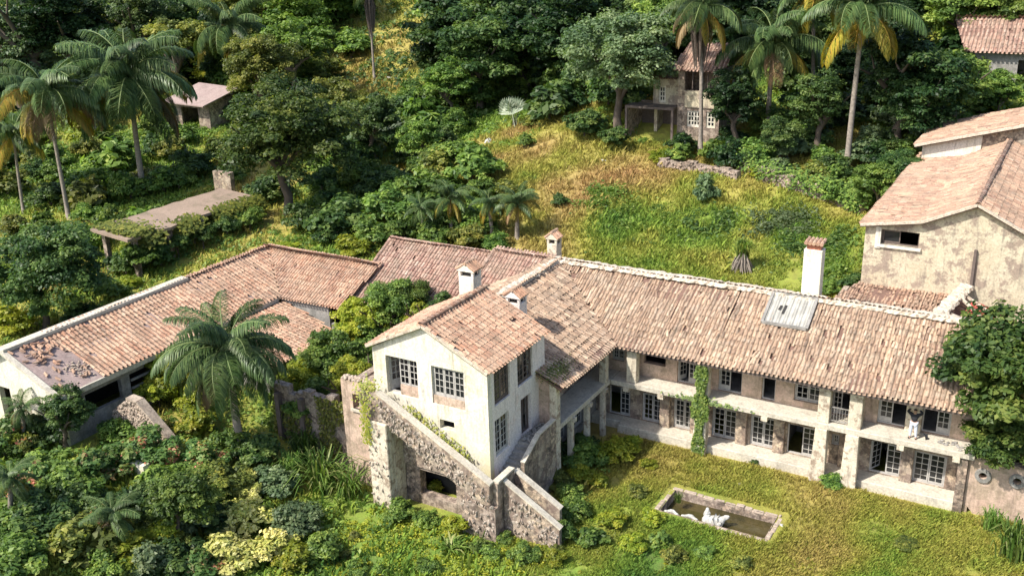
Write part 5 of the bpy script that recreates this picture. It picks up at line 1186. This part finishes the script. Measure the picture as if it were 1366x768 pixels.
for i in range(46):      # the garden's edges out of the picture
    side = i % 3
    X_, Y_ = ((rg2.uniform(-150, -108), rg2.uniform(30, 125)) if side == 0 else (rg2.uniform(8, 34), rg2.uniform(52, 120)) if side == 1 else (rg2.uniform(-75, -44), rg2.uniform(4, 22)))
    t = thing('forest_tree', (X_, Y_, float(height(X_, Y_))-.2), 'tree standing round the edge of the estate', 'tree', 'trees round the edge of the estate'); R = rg2.uniform(3, 5) if side != 2 else rg2.uniform(1.4, 2.2)
    c = link('crown', CR['fine' if i % 2 else 'tall'][i % 2], L[('forest', 'deep', 'mid')[i % 3]], t); c.location = (0, 0, R*1.15); c.scale = (R, R, R); c.rotation_euler = (0, 0, i)
    tr = link('trunk', TRK[i % 4], MT['bark'], t); tr.scale = (R, R, R*1.2)

# palms
palm(303, 468, 98, 322, 612, 'large feathery queen palm with drooping fronds in front of the outbuilding', nf=48, FRX=FRD, yellow=0, dry=.09, tr=.2, upshare=.24, ribs=12)
palm(62, 128, 84, 92, 292, 'queen palm with orange dead fronds at the far left', nf=32, yellow=.22, dry=.1, tr=.17, FRX=FRD)
palm(172, 108, 104, 192, 262, 'wide dense feathery palm left of the pinkish shed', nf=42, yellow=.08, tr=.25, FRX=FRD)
palm(18, 180, 60, 32, 285, 'shorter palm with yellowed hanging fronds at the left edge', nf=18, yellow=.3, dry=.1, tr=.14)
palm(305, 40, 72, 310, 130, 'feathery palm at the top above the shed', nf=22, tr=.18)
palm(492, -12, 34, 500, 112, 'tall thin palm wearing a shaggy skirt of dead leaves', nf=16, skirt=1.35, tr=.14)
palm(936, 10, 70, 934, 205, 'tall palm with brown skirt standing in front of the stone house', nf=22, yellow=.2, skirt=.85, tr=.16, dry=.1)
palm(1032, 60, 84, 1022, 186, 'full round palm with yellow lower fronds right of the stone house', nf=26, yellow=.2, tr=.2)
palm(1152, 14, 86, 1129, 226, 'tallest pale trunked palm at upper right with golden fronds', nf=24, yellow=.35, tr=.2)
palm(1085, -4, 66, 1082, 170, 'palm half out of frame at the top between the two big right palms', nf=18, yellow=.3, tr=.16)
palm(690, 272, 38, 690, 318, 'low stocky palm at the right end of the shrub cluster', nf=22, yellow=.25, name='short_palm', tr=.16, upshare=.5)
palm(652, 272, 32, 657, 318, 'low palm with yellow leaves left of the stocky one', nf=20, yellow=.4, name='short_palm', tr=.15, upshare=.5)
palm(600, 266, 38, 603, 318, 'low yellow-green palm in the middle of the shrub cluster', nf=22, yellow=.3, name='short_palm', tr=.16, upshare=.5)
palm(562, 280, 32, 566, 325, 'small dark palm at the left of the shrub cluster', nf=18, name='short_palm', tr=.13, upshare=.5)
palm(15, 640, 44, 15, 700, 'small feathery palm at the lower left edge', nf=18, name='short_palm', tr=.12, upshare=.55)
palm(150, 690, 48, 152, 740, 'bright green feathery palm among the lower left shrubs', nf=20, name='short_palm', tr=.12, upshare=.6)
palm(30, 545, 32, 34, 600, 'small feathery palm by the cream gable end', nf=16, name='short_palm', tr=.12, upshare=.6)
# yucca with dead skirt on the back lawn
X_, Y_, Z_, D = gp(990, 361); t = thing('yucca', (X_, Y_, Z_), 'yucca with spreading grey dead skirt alone on the back lawn', 'yucca'); R = 30*D/F_PX
for k in range(3):
    o = link('green_leaves', BL[k], L['olive'] if k == 1 else L['mid'], t); o.scale = (R*.75, R*.75, R*.95); o.location = (rg2.uniform(-.1, .1), rg2.uniform(-.1, .1), R*.55); o.rotation_euler = (0, 0, k*2)
m_ = MB()
for k in range(90):
    a = rg2.uniform(0, 6.28); r_ = R*rg2.uniform(.25, .62); z_ = R*rg2.uniform(.5, 1.0); m_.tube([(math.cos(a)*.08, math.sin(a)*.08, z_), (math.cos(a)*r_*.6, math.sin(a)*r_*.6, z_*.6), (math.cos(a)*r_, math.sin(a)*r_, rg2.uniform(0, .15))], [.03, .05, .02], 4, rg2.random(), False)
me = bpy.data.meshes.new('dead_skirt'); me.from_pydata(m_.V, [], m_.F); me.update(); link('dead_skirt', me, MT['palmbark'], t)
m_ = MB(); m_.tube([(0, 0, -.1), (0, 0, R*.8)], [.2, .15], 8); me = bpy.data.meshes.new('trunk'); me.from_pydata(m_.V, [], m_.F); me.update(); link('trunk', me, MT['palmbark'], t)
fanplant(686, 168, 26, 'fan', 'pale silvery fan shaped palm at the top of the clearing', 11)
fanplant(517, 195, 28, 'fan', 'bluish fan palm in the shade below the skirted palm', 9)

# named shrubs
G_ = None
SH = [
 (745, 268, 13, 'deep', 'single dark round shrub on the back lawn'), (940, 258, 20, 'grey', 'grey green upright shrub in the middle of the back lawn'),
 (610, 210, 32, 'mid', 'rounded green shrub at the top of the shrub cluster'), (575, 225, 28, 'mid', 'green shrub left in the upper cluster'), (645, 250, 26, 'mid', 'green shrub behind the low palms'), (530, 240, 26, 'deep', 'dark shrub at the left of the cluster'), (492, 228, 22, 'mid', 'bright round shrub at the cluster left edge'),
 (565, 250, 44, 'mid', 'large bright green shrub in the middle of the slope behind the dark roof'), (520, 275, 40, 'mid', 'large green shrub left of the low palms'), (630, 225, 40, 'mid', 'large fresh green shrub at the top right of the slope cluster'), (590, 215, 36, 'mid', 'large shrub crowning the slope cluster'), (640, 295, 30, 'mid', 'green shrub between the low palms'), (450, 290, 40, 'deep', 'large dark shrub in the hollow left of the slope cluster'), (500, 245, 30, 'deep', 'dark shrub left edge of the slope cluster'), (590, 300, 30, 'mid', 'light green shrub in front of the middle low palm'), (680, 255, 22, 'olive', 'olive shrub behind the stocky low palm'),
 (540, 305, 30, 'mid', 'green shrub just behind the dark tiled ridge'), (500, 310, 28, 'mid', 'sunlit shrub behind the hip of the dark tiled roof'), (625, 315, 26, 'olive', 'olive shrub in front of the low palms'), (580, 318, 24, 'mid', 'green shrub under the middle low palm'), (660, 322, 20, 'mid', 'green shrub near the domed chimney'), (470, 330, 24, 'yellow', 'yellowish shrub at the corner of the outbuilding ridge'), (440, 310, 26, 'deep', 'dark shrub above the outbuilding ridge'), (410, 290, 30, 'deep', 'dark shrub under the broad layered tree'),
 (700, 190, 14, 'mid', 'small shrub in the clearing near the fan palm'), (710, 160, 16, 'olive', 'scrubby plant with pale stems beside the fan palm'), (785, 170, 24, 'deep', 'low shrub in the shade of the dusty tree'),
 (820, 185, 22, 'deep', 'dark shrub at the foot of the dusty tree'), (905, 205, 20, 'mid', 'leafy shrub at the foot of the small stone house'), (880, 208, 16, 'yellow', 'yellow-green shrub left below the stone house'), (960, 205, 24, 'mid', 'leafy shrub right of the stone house'), (1000, 215, 24, 'deep', 'dark shrub at the foot of the full palm'), (1050, 200, 28, 'grey', 'pale leaved shrub between the right palms'), (1100, 215, 26, 'mid', 'green shrub left of the tallest palm trunk'), (1150, 205, 28, 'grey', 'dusty shrub right of the tallest palm trunk'), (1175, 190, 26, 'deep', 'dark shrub in the shade right of the tallest palm'), (1120, 235, 22, 'mid', 'green shrub on the crumbling wall'), (1060, 230, 18, 'olive', 'dry shrub leaning on the crumbling wall'), (1010, 232, 14, 'yellow', 'yellowish shrub at the left end of the crumbling wall'), (1150, 262, 20, 'mid', 'shrub at the right end of the crumbling wall'), (1215, 195, 26, 'mid', 'bright shrub above the hall roof'), (1250, 185, 26, 'mid', 'shrub behind the raised hall roof'), (1290, 170, 24, 'mid', 'shrub between hall and upper right house'), (1330, 140, 22, 'yellow', 'yellowish shrub in front of the upper right house'),
 (1185, 345, 14, 'yellow', 'yellow-green weed growing at the hall window'), (1135, 375, 18, 'deep', 'dark shrub at the corner of the hall'), (1105, 385, 16, 'mid', 'green shrub behind the tall white chimney'),
 (700, 625, 22, 'deep', 'dark shrub behind the side stairs'), (735, 600, 26, 'deep', 'dark green shrub under the balcony corner'), (775, 590, 26, 'deep', 'shaded shrub in the courtyard corner'), (820, 600, 26, 'yellow', 'tall yellow-green shrub in the courtyard corner'), (745, 640, 20, 'olive', 'yellowish shrub beside the lower stairs'), (775, 630, 20, 'yellow', 'small sunlit shrub in the courtyard'), (765, 680, 22, 'mid', 'green shrub at the foot of the lower stairs'), (790, 715, 20, 'mid', 'leafy shrub left of the pool'), (870, 690, 18, 'yellow', 'weedy shrub at the left end of the pool'), (845, 725, 18, 'yellow', 'low shrub in front of the pool'), (900, 740, 18, 'olive', 'low straggly shrub below the pool'), (990, 750, 16, 'olive', 'low straggly shrub right below the pool'), (1110, 640, 17, 'mid', 'rounded shrub between the two tall pillars'), (1098, 632, 11, 'olive', 'small shrub leaning on the left tall pillar'), (1008, 612, 9, 'deep', 'tiny dark plant on the lawn by the plinth'), (1208, 722, 16, 'olive', 'dark weed patch on the front lawn'), (865, 618, 12, 'yellow', 'small yellow weed by the courtyard plinth'),
 (712, 652, 20, 'mid', 'bright green shrub hugging the far stair parapet'), (760, 655, 19, 'mid', 'fresh green weed shrub right of the lower stairs'), (800, 640, 16, 'yellow', 'tall yellow weeds in the left of the courtyard'), (780, 605, 30, 'mid', 'tall green shrub under the balcony corner'), (840, 590, 17, 'yellow', 'weedy shrub leaning on the courtyard plinth'), (815, 690, 20, 'yellow', 'bushy green weeds left of the pool'), (750, 705, 24, 'mid', 'green weeds hiding the end of the stairs'), (850, 655, 14, 'olive', 'brownish weed clump above the pool corner'), (880, 718, 15, 'mid', 'leafy weeds at the near pool corner'), (940, 735, 15, 'mid', 'spreading green weeds below the pool middle'), (700, 680, 18, 'mid', 'shrub growing against the wall of the lower stairs'),
 (530, 680, 22, 'mid', 'green shrub at the foot of the stone pier'), (605, 700, 22, 'yellow', 'yellow-green shrub under the outer stairs'), (570, 690, 18, 'mid', 'green shrub in the opening under the stairs'), (575, 650, 16, 'yellow', 'young bright tree in the dark stair opening'), (640, 725, 17, 'mid', 'low shrub at the foot of the corner wall'), (700, 735, 20, 'mid', 'low shrub before the lower stairs'), (670, 690, 14, 'deep', 'dark ivy shrub in the corner of the two stairs'), (740, 740, 18, 'yellow', 'yellowish weed shrub before the lower stairs'),
 (325, 685, 36, 'blossom', 'pale yellow flowering shrub, left part of the blossom group'), (310, 735, 38, 'blossom', 'pale yellow flowering shrub at the very bottom'), (365, 725, 36, 'blossom', 'pale yellow flowering shrub, right of the others'), (328, 648, 24, 'blossom', 'tall pale yellow flowering branch above the blossom group'), (400, 740, 30, 'yellow', 'yellow-green shrub right of the blossom'), (430, 725, 34, 'mid', 'dark based green shrub at bottom centre left'),
 (200, 600, 40, 'pinkish', 'shrub with pink flowers below the stone gable'), (140, 620, 40, 'pinkish', 'straggly shrub with orange pink flowers'), (270, 610, 36, 'pinkish', 'shrub with faint pink flowers left of the palm trunk'), (300, 640, 34, 'olive', 'olive shrub at the foot of the foreground palm'), (100, 650, 40, 'mid', 'green shrub in the lower left thicket'), (60, 620, 40, 'mid', 'green shrub at left below the small palm'), (50, 690, 44, 'deep', 'dark shrub at the lower left edge'), (110, 720, 44, 'olive', 'yellowish shrub at bottom left'), (180, 735, 44, 'yellow', 'yellow-green shrub at the bottom edge'), (240, 745, 40, 'deep', 'dark shrub at the bottom edge left of the blossom'), (20, 750, 44, 'mid', 'green shrub in the bottom left corner'), (190, 665, 40, 'deep', 'dark shrub in the middle of the left thicket'), (290, 690, 30, 'deep', 'dark shrub left behind the blossom'), (345, 600, 34, 'deep', 'very dark shrub right of the palm trunk'), (370, 640, 34, 'grey', 'grey green twiggy shrub right of the palm trunk'), (400, 690, 34, 'grey', 'grey green shrub above the bottom shrubs'), (60, 575, 34, 'deep', 'dark shrub in front of the cream gable wall'), (10, 590, 34, 'mid', 'green shrub at the far left edge by the gable'), (160, 570, 26, 'mid', 'shrub climbing the rubble stone gable'), (270, 560, 30, 'yellow', 'yellow-green shrub behind the palm trunk'), (380, 555, 22, 'mid', 'green shrub right of the palm trunk'), (410, 585, 26, 'deep', 'dark shrub at the vine hung wall'), (120, 480, 20, 'deep', 'dark shrub on the bare slab corner') ,
 (150, 385, 24, 'mid', 'small light shrub right of the big mango-like tree'), (175, 375, 14, 'yellow', 'thin yellow-green sapling in front of the dark gap'), (20, 430, 30, 'yellow', 'yellow-green shrub at the left below the big tree'), (110, 420, 30, 'deep', 'dark shrub behind the outbuilding ridge'), (170, 350, 26, 'deep', 'dark shrub under the concrete roof edge'), (215, 340, 26, 'deep', 'dark shrub between the concrete roof and the tiles'), (260, 310, 26, 'deep', 'dark shrub below the middle of the concrete roof'), (300, 290, 26, 'mid', 'green shrub hiding the concrete roof front edge'), (335, 290, 20, 'mid', 'green shrub at the far end of the concrete roof'), (140, 300, 18, 'yellow', 'dry yellow shrub on the near end of the concrete roof'), (120, 245, 34, 'mid', 'green shrub between the two left palms'), (155, 215, 34, 'mid', 'leafy shrub below the orange fronds'), (220, 240, 30, 'mid', 'shrub right of the wide palm trunk'), (260, 220, 30, 'deep', 'dark shrub below the shed'), (300, 205, 26, 'olive', 'olive shrub right below the shed'), (70, 260, 30, 'deep', 'dark shrub between the left palm trunks'), (240, 180, 26, 'mid', 'shrub left of the shed wall'), (310, 235, 18, 'mid', 'shrub near the tan wall block'), (20, 300, 26, 'olive', 'shrub at the left edge above the big tree'), (360, 250, 30, 'deep', 'deep shaded shrub under the broad tree'), (430, 240, 26, 'deep', 'shaded shrub right of the broad tree'), (445, 265, 28, 'deep', 'dark shrub in the hollow behind the roofs'), (380, 330, 22, 'yellow', 'yellow weed patch above the orange ridge'),
 (640, 130, 26, 'mid', 'low green shrub left of the fan palm'), (610, 160, 22, 'mid', 'green shrub at the edge of the shade'), (540, 150, 20, 'grey', 'grey green shrub right of the bluish fan palm'), (470, 60, 30, 'mid', 'green shrub left of the skirted palm'), (430, 20, 34, 'mid', 'green shrub at the top left of the clearing'), (590, 15, 34, 'mid', 'shrub at the top right of the clearing'),
]
flatset = {'low', 'creeping'}
for a in SH:
    kz = 1.5 if 'upright shrub' in a[4] else .32 if ('creeping' in a[4] or 'back lawn slope' in a[4] or 'weed patch' in a[4]) else .75
    nm = 'flowering_shrub' if a[3] in ('blossom', 'pinkish') else 'shrub'
    if False and 'bottom edge' in a[4] or 'at the stairs' in a[4]: pass
    bush(a[0], a[1], a[2], a[3], a[4], kz=kz, name=nm, kind='big' if ('leafy' in a[4] or 'pale leaved' in a[4]) else 'bush')
# blossom shrub carries heads on dark leaves
FILL = [('thicket below the left palms', (0, 300, 170, 325), 30, (18, 30), ('mid', 'mid', 'mid', 'olive', 'yellow', 'deep')),
 ('thicket between the two clearings', (400, 640, 130, 250), 26, (18, 34), ('mid', 'deep', 'mid', 'deep', 'olive')),
 ('wild garden in the lower left corner', (0, 460, 565, 765), 70, (20, 38), ('mid', 'deep', 'mid', 'olive', 'yellow', 'deep', 'pinkish', 'grey')),
 ('dark growth round the small stone house', (760, 1240, 150, 225), 26, (18, 30), ('deep', 'mid', 'forest', 'deep', 'grey')),
 ('belt of shrubs at upper left', (0, 480, 20, 170), 30, (22, 36), ('mid', 'mid', 'olive', 'mid', 'yellow', 'deep')),
 ('low growth at the bottom centre', (460, 800, 700, 775), 12, (8, 15), ('mid', 'yellow', 'mid', 'olive')),
 ('growth along the right edge of the back lawn', (1000, 1200, 225, 285), 12, (14, 24), ('mid', 'deep', 'olive')),
 ('undergrowth below the forest', (560, 1366, 60, 150), 32, (26, 42), ('forest', 'deep', 'forest', 'deep', 'mid'))]
for lab, (xa, xb, ya, yb), n_, (ra, rb_), ms in FILL:
    for k in range(n_):
        cx, cy, r_ = rg2.uniform(xa, xb), rg2.uniform(ya, yb), rg2.uniform(ra, rb_); X_, Y_, Z_, D = gp(cx, cy+r_*.55); R = r_*D/F_PX
        if not all(free2(X_+a, Y_+b_) for a, b_ in ((0, 0), (R*.6, 0), (-R*.6, 0), (0, R*.6), (0, -R*.6))): continue
        if 'between' in lab and blobtone(np.array([X_]), np.array([Y_]))[0] < .33: continue
        if 'upper left' in lab and 455 < cx < 620 and cy > 30: continue
        if 'lower left' in lab and (cx > 380 or (cx > 265 and cy > 630)): continue
        if 'stone house' in lab and (cy > 190-(cx-760)*.02) and cx < 860: continue
        if 'right edge' in lab and cy > 240+(cx-1000)*.2: continue
        bush(cx, cy, r_, rg2.choice(ms), 'leafy shrub in the '+lab, group=lab, kind='big' if rg2.random() < .12 else 'bush', kz=rg2.uniform(.75, 1.0))
# grass clumps
reeds(430, 655, 62, 'large clump of long arching grass left of the stone pier', k=1, h=1.0)
reeds(410, 620, 46, 'bright green upright grass below the vine hung wall', k=0)
reeds(465, 665, 44, 'pale arching dry grass beside the stone pier', k=1)
reeds(385, 640, 40, 'grass clump right of the palm trunk shadow', k=0)
reeds(1350, 745, 60, 'tall pale grass clump in the lower right corner', k=0)
reeds(1320, 705, 34, 'dark green grass clump below the porthole wall', k=0)
reeds(905, 672, 14, 'thin grass tuft growing at the pool edge', k=0)
reeds(600, 735, 34, 'lush low grass in front of the stair opening', k=2, h=.6)

# ivy on the second pillar, weeds on roofs and stairs
def leafpatch(name, C, Nn, size, mat, lab, cat, seed=1):
    me = leafmesh(name, np.array(C), np.array(Nn), size, np.clip(np.random.default_rng(seed).normal(.5, .25, len(C)), 0, 1), seed)
    o = link(name, me, L[mat]); tag(o, lab, cat, kind='stuff' if name == 'roof_moss' else None); return o
r3 = np.random.default_rng(55)
C = []; Nn = []
for k in range(2600):
    z = r3.uniform(0, 5.4); w_ = .28+.10*math.sin(z*3)+(.15 if 2.2 < z < 3.6 else 0)
    C.append((-16.4+r3.uniform(-w_, w_)+.05*z*0, 47.82+r3.uniform(-.12, .1)-.1*(z < 3), z)); v = np.array([r3.normal(0, .4), -1, r3.normal(.4, .4)]); Nn.append(v/np.linalg.norm(v))
for k in range(260):
    C.append((r3.normal(-16.2, .9), 47.93+r3.uniform(-.05, .05), 3.1+abs(r3.normal(0, .12)))); Nn.append((0, -.7, .7))
leafpatch('ivy', C, Nn, .085, 'mid', 'green ivy covering the second balcony pillar from the left', 'ivy')
C = []; Nn = []
for k in range(3800):
    x = r3.uniform(-37.7, -32.1); z = r3.uniform(.5, 4.3); 
    if vnoise(x*1.3, z*.8, 4) < .42: continue
    C.append((x, 37.1+r3.uniform(-.15, .05), z)); v = np.array([r3.normal(0, .5), -1, r3.normal(.3, .5)]); Nn.append(v/np.linalg.norm(v))
leafpatch('vine', C, Nn, .09, 'olive', 'dry brownish vine hanging over the crumbling wall left of the annex', 'vine', 3)
C = []; Nn = []
for k in range(3600):
    y = r3.uniform(50, 64.5); z = 5.55+r3.uniform(-.9, .3); x = -64.1+r3.normal(0, .55)
    if vnoise(y*.5, z*.1, 7) < .4: continue
    C.append((x, y, z)); Nn.append((.6, -.3, .7))
for k in range(900): C.append((r3.uniform(-68.7, -63.8), 50.3+abs(r3.normal(0, 1.3)), 5.95+r3.uniform(-.3, .25))); Nn.append((.2, -.3, .9))
leafpatch('creeper', C, Nn, .17, 'olive', 'yellowish creeper hanging over the edges of the flat concrete roof', 'creeper', 5)
C = []; Nn = []
for k in range(900):
    t_ = r3.uniform(0, 1); x = -28.8+6.2*t_; z = 6.1-3.3*t_
    if vnoise(x*1.1, 1, 3) < .5: continue
    C.append((x+r3.normal(0, .1), 36.1+r3.uniform(-.3, .35), z-.15+r3.uniform(-.3, .35))); Nn.append((.1, -.6, .8))
for k in range(500): C.append((r3.normal(-29.4, .35), 35.5+r3.uniform(-.3, .3), 6.2+r3.normal(0, .35))); Nn.append((0, -.7, .7))
for k in range(300): C.append((r3.normal(-29.3, .15), 35.0, r3.uniform(3.6, 6))); Nn.append((0, -.9, .4))
leafpatch('stair_weeds', C, Nn, .07, 'yellow', 'yellow-green weeds growing along the outer stairs and its top landing', 'weeds', 6)
C = []; Nn = []
for k in range(700): C.append((r3.normal(-22.3, .28), r3.normal(42.2, .7), 0)); Nn.append((.3, -.2, .9))
C = [(min(x, -21.6), y, 5.85+(-21.5-min(x, -21.6))*.4) for x, y, z in C]
leafpatch('roof_moss', C, Nn, .045, 'olive', 'dark mossy weeds at the lower front corner of the middle roof', 'moss', 7)

# ------------------------------------------------------------------ lawn grass and undergrowth
def scatter(n, x0, x1, y0, y1, seed):
    r_ = np.random.default_rng(seed); return r_.uniform(x0, x1, n), r_.uniform(y0, y1, n), r_
def free(x, y):
    """no grass inside buildings, the pool or on the stairs"""
    bl = ((x > -41.3) & (x < -2.6) & (y > 47.9) & (y < 57.6)) | ((x > -33.3) & (x < -21.6) & (y > 36.2) & (y < 48)) | ((x > -29.5) & (x < -22) & (y > 35.1) & (y < 36.6)) | ((x > -22.3) & (x < -19.4) & (y > 35.9) & (y < 38)) | \
         ((x > -16.6) & (x < -10.2) & (y > 41.05) & (y < 44.15)) | ((x > -54) & (x < -45.2) & (y > 29.4) & (y < 54)) | ((x > -11) & (x < 3) & (y > 58.8) & (y < 87)) | ((x > -37) & (x < -28) & (y > 84.5) & (y < 91)) | ((x > -3.2) & (x < 7) & (y > 48.1) & (y < 48.9)) | ((x > -12) & (x < -2) & (y > 55) & (y < 59.5))
    return ~bl
def infront(x, y):
    P = np.stack([x, y, height(x, y)-CAM_H], 1) @ RC.T
    u = 683+F_PX*P[:, 0]/P[:, 2]; v_ = 384+F_PX*P[:, 1]/P[:, 2]; return (u > -700) & (u < 2000) & (v_ < 1500) & (P[:, 2] > 0)
def grass(name, n, box, h, w_, lab, cat, seed, nb=3):
    x, y, r_ = scatter(n, *box, seed); ok = free(x, y) & infront(x, y); x, y = x[ok], y[ok]
    dens = fnoise(x, y, 1.6, seed+3, 3); ok = r_.random(len(x)) < (dens*2.2-.45)*(.45+1.2*blobtone(x, y)); x, y = x[ok], y[ok]
    x = np.repeat(x, nb)+r_.normal(0, w_*2.5, len(x)*nb); y = np.repeat(y, nb)+r_.normal(0, w_*2.5, len(y)*nb); m = len(x)
    z = height(x, y); t = blobtone(x, y)+r_.normal(0, .035, m); a = r_.uniform(0, 6.283, m); hh = h*r_.uniform(.4, 1.3, m)*(.45+fnoise(x, y, 2.2, seed+9)); ln = r_.uniform(.15, .9, m)*hh
    dx, dy = np.cos(a), np.sin(a); sx, sy = -dy*w_, dx*w_
    V = np.stack([np.stack([x-sx, y-sy, z-.03], 1), np.stack([x+sx, y+sy, z-.03], 1), np.stack([x+dx*ln*.4+sx*.8, y+dy*ln*.4+sy*.8, z+hh*.7], 1), np.stack([x+dx*ln, y+dy*ln, z+hh], 1)], 1).reshape(-1, 3)
    me = npmesh(name, V, np.arange(4*m).reshape(-1, 4), v=np.repeat(np.clip(r_.normal(.5, .25, m), 0, 1), 4), tone=np.repeat(np.clip(t, 0, 1), 4))
    tag(link(name, me, MT['grass']), lab, cat, kind='stuff')
grass('front_grass', 110000, (-24, 4, 34, 48.2), .22, .014, 'yellow-green overgrown grass of the courtyard lawn round the pool', 'grass', 1)
grass('back_grass', 130000, (-52, 2, 57.5, 92), .27, .032, 'patchy brown and green grass of the sloping back lawn', 'grass', 2)
grass('wild_grass', 60000, (-125, -20, 10, 110), .5, .06, 'rough weeds covering the ground among the trees', 'weeds', 3)
grass('outer_grass', 26000, (4, 40, 20, 100), .4, .05, 'rough grass beyond the right end of the garden', 'grass', 31)
grass('outer_grass', 22000, (-40, 4, 8, 34), .35, .04, 'rough grass in front of the garden', 'grass', 32)
grass('hill_grass', 22000, (-130, 30, 92, 135), .6, .09, 'rough growth on the upper slope', 'weeds', 4)
def under(name, n, box, size, spread, mat, lab, seed, test, per=26):
    x, y, r_ = scatter(n, *box, seed); ok = free(x, y) & infront(x, y) & test(x, y); x, y = x[ok], y[ok]; m = len(x)
    rr = spread*r_.uniform(.5, 1.4, m)
    q = r_.normal(size=(m, per, 3)); q /= np.linalg.norm(q, axis=2)[..., None]; q[..., 2] = np.abs(q[..., 2])
    C = np.stack([x, y, height(x, y)], 1)[:, None]+q*rr[:, None, None]*np.array([1, 1, .7])*r_.uniform(.5, 1, (m, per, 1)); Nn = q+r_.normal(0, .4, q.shape); Nn[..., 2] += .5; Nn /= np.linalg.norm(Nn, axis=2)[..., None]
    v = np.clip(np.repeat(r_.uniform(.15, .8, m), per)+r_.normal(0, .15, m*per), 0, 1)
    me = leafmesh(name, C.reshape(-1, 3), Nn.reshape(-1, 3), size, v, seed); tag(link(name, me, L[mat]), lab, 'undergrowth', kind='stuff')
lawn = lambda x, y: ((x > -38-(y-57)*.32) & (x < -4) & (y > 57) & (y < 84)) | ((x > -20) & (y < 48.5)) | ((x > -30) & (y < 36) & (y > 30) & (x > -27))
clear = lambda x, y: blobtone(x, y) < .42
under('undergrowth', 6500, (-100, -15, 18, 62), .11, .55, 'mid', 'leafy undergrowth among the shrubs on the left side', 11, lambda x, y: ~lawn(x, y) & ((y < 47) | (x < -41)))
under('undergrowth', 5000, (-120, 10, 58, 100), .17, .8, 'mid', 'leafy undergrowth on the slope behind the buildings', 12, lambda x, y: ~lawn(x, y) & ~clear(x, y))
under('undergrowth', 2200, (-150, 20, 95, 150), .3, 1.5, 'deep', 'dark undergrowth below the forest', 13, lambda x, y: y > 95)
under('lawn_weeds', 1500, (-45, -3, 58, 88), .10, .42, 'mid', 'scattered broadleaf weeds on the back lawn', 14, lambda x, y: lawn(x, y) & (blobtone(x, y)+fnoise(x, y, 3, 8)*.5 > .80), 20)
under('lawn_weeds', 900, (-23, 3, 34, 47.5), .06, .22, 'yellow', 'scattered broadleaf weeds on the courtyard lawn', 15, lambda x, y: fnoise(x, y, 4, 77) > .52, 22)
under('lush_weeds', 900, (-32, -19, 26, 36.5), .07, .32, 'yellow', 'lush bright green weeds in front of the stairs', 16, lambda x, y: (x > -29+(36-y)*-.2), 26)
under('undergrowth', 3600, (-150, 45, 0, 110), .22, 1.0, 'mid', 'leafy undergrowth round the edges of the garden', 17, lambda x, y: (x > 5) | (y < 26-.0*x) | (x < -95), 24)

C = []; Nn = []
for (xa, ya), (xb, yb) in zip([gp(985, 232)[:2], gp(1060, 258)[:2], gp(1130, 275)[:2]], [gp(1060, 258)[:2], gp(1130, 275)[:2], gp(1152, 285)[:2]]):
    for k in range(900):
        u_ = r3.random(); x = xa+(xb-xa)*u_+r3.normal(0, .3); y = ya+(yb-ya)*u_+r3.normal(0, .3)
        if vnoise(x*.7, y*.7, 12) < .45: continue
        C.append((x, y-.2, float(height(x, y))+1.15+r3.normal(-.25, .4))); Nn.append((0, -.5, .85))
leafpatch('creeper', C, Nn, .14, 'mid', 'green creeper spilling over the crumbling wall by the back lawn', 'creeper', 15)
for i_, (px, py, rx_, ry_, n_, mt, lab) in enumerate([(800, 268, 34, 12, 500, 'mid', 'low creeping green plants at the left of the back lawn'), (850, 292, 50, 16, 900, 'mid', 'spreading green weeds in the middle of the back lawn'), (945, 300, 28, 10, 500, 'deep', 'dark low plants below the upright lawn shrub'), (1040, 302, 36, 13, 900, 'grey', 'blue green creeping plants on the right of the back lawn'), (1085, 325, 36, 16, 900, 'deep', 'dark creeping plants near the tall white chimney'), (1115, 350, 26, 22, 900, 'mid', 'green creeping plants right of the tall white chimney'), (640, 155, 40, 12, 900, 'mid', 'fresh green ground plants at the top of the clearing by the fan palm')]):
    x0_, y0_, z0_, D_ = gp(px, py); C = []; Nn = []
    for k in range(n_*3):
        u_, v_ = r3.normal(0, .55), r3.normal(0, .55); x, y = x0_+u_*rx_*D_/F_PX, y0_+v_*ry_*D_/F_PX*2.6
        m_ = vnoise(x*.9, y*.9, i_+30)
        if m_ < .35: continue
        C.append((x, y, float(height(x, y))+.1+.75*(m_-.3)*r3.uniform(.4, 1))); v = np.array([r3.normal(0, .4), r3.normal(0, .4), 1]); Nn.append(v/np.linalg.norm(v))
    o = leafpatch('ground_plants', C, Nn, .15, mt, lab, 'plants', 60+i_); o['kind'] = 'stuff'
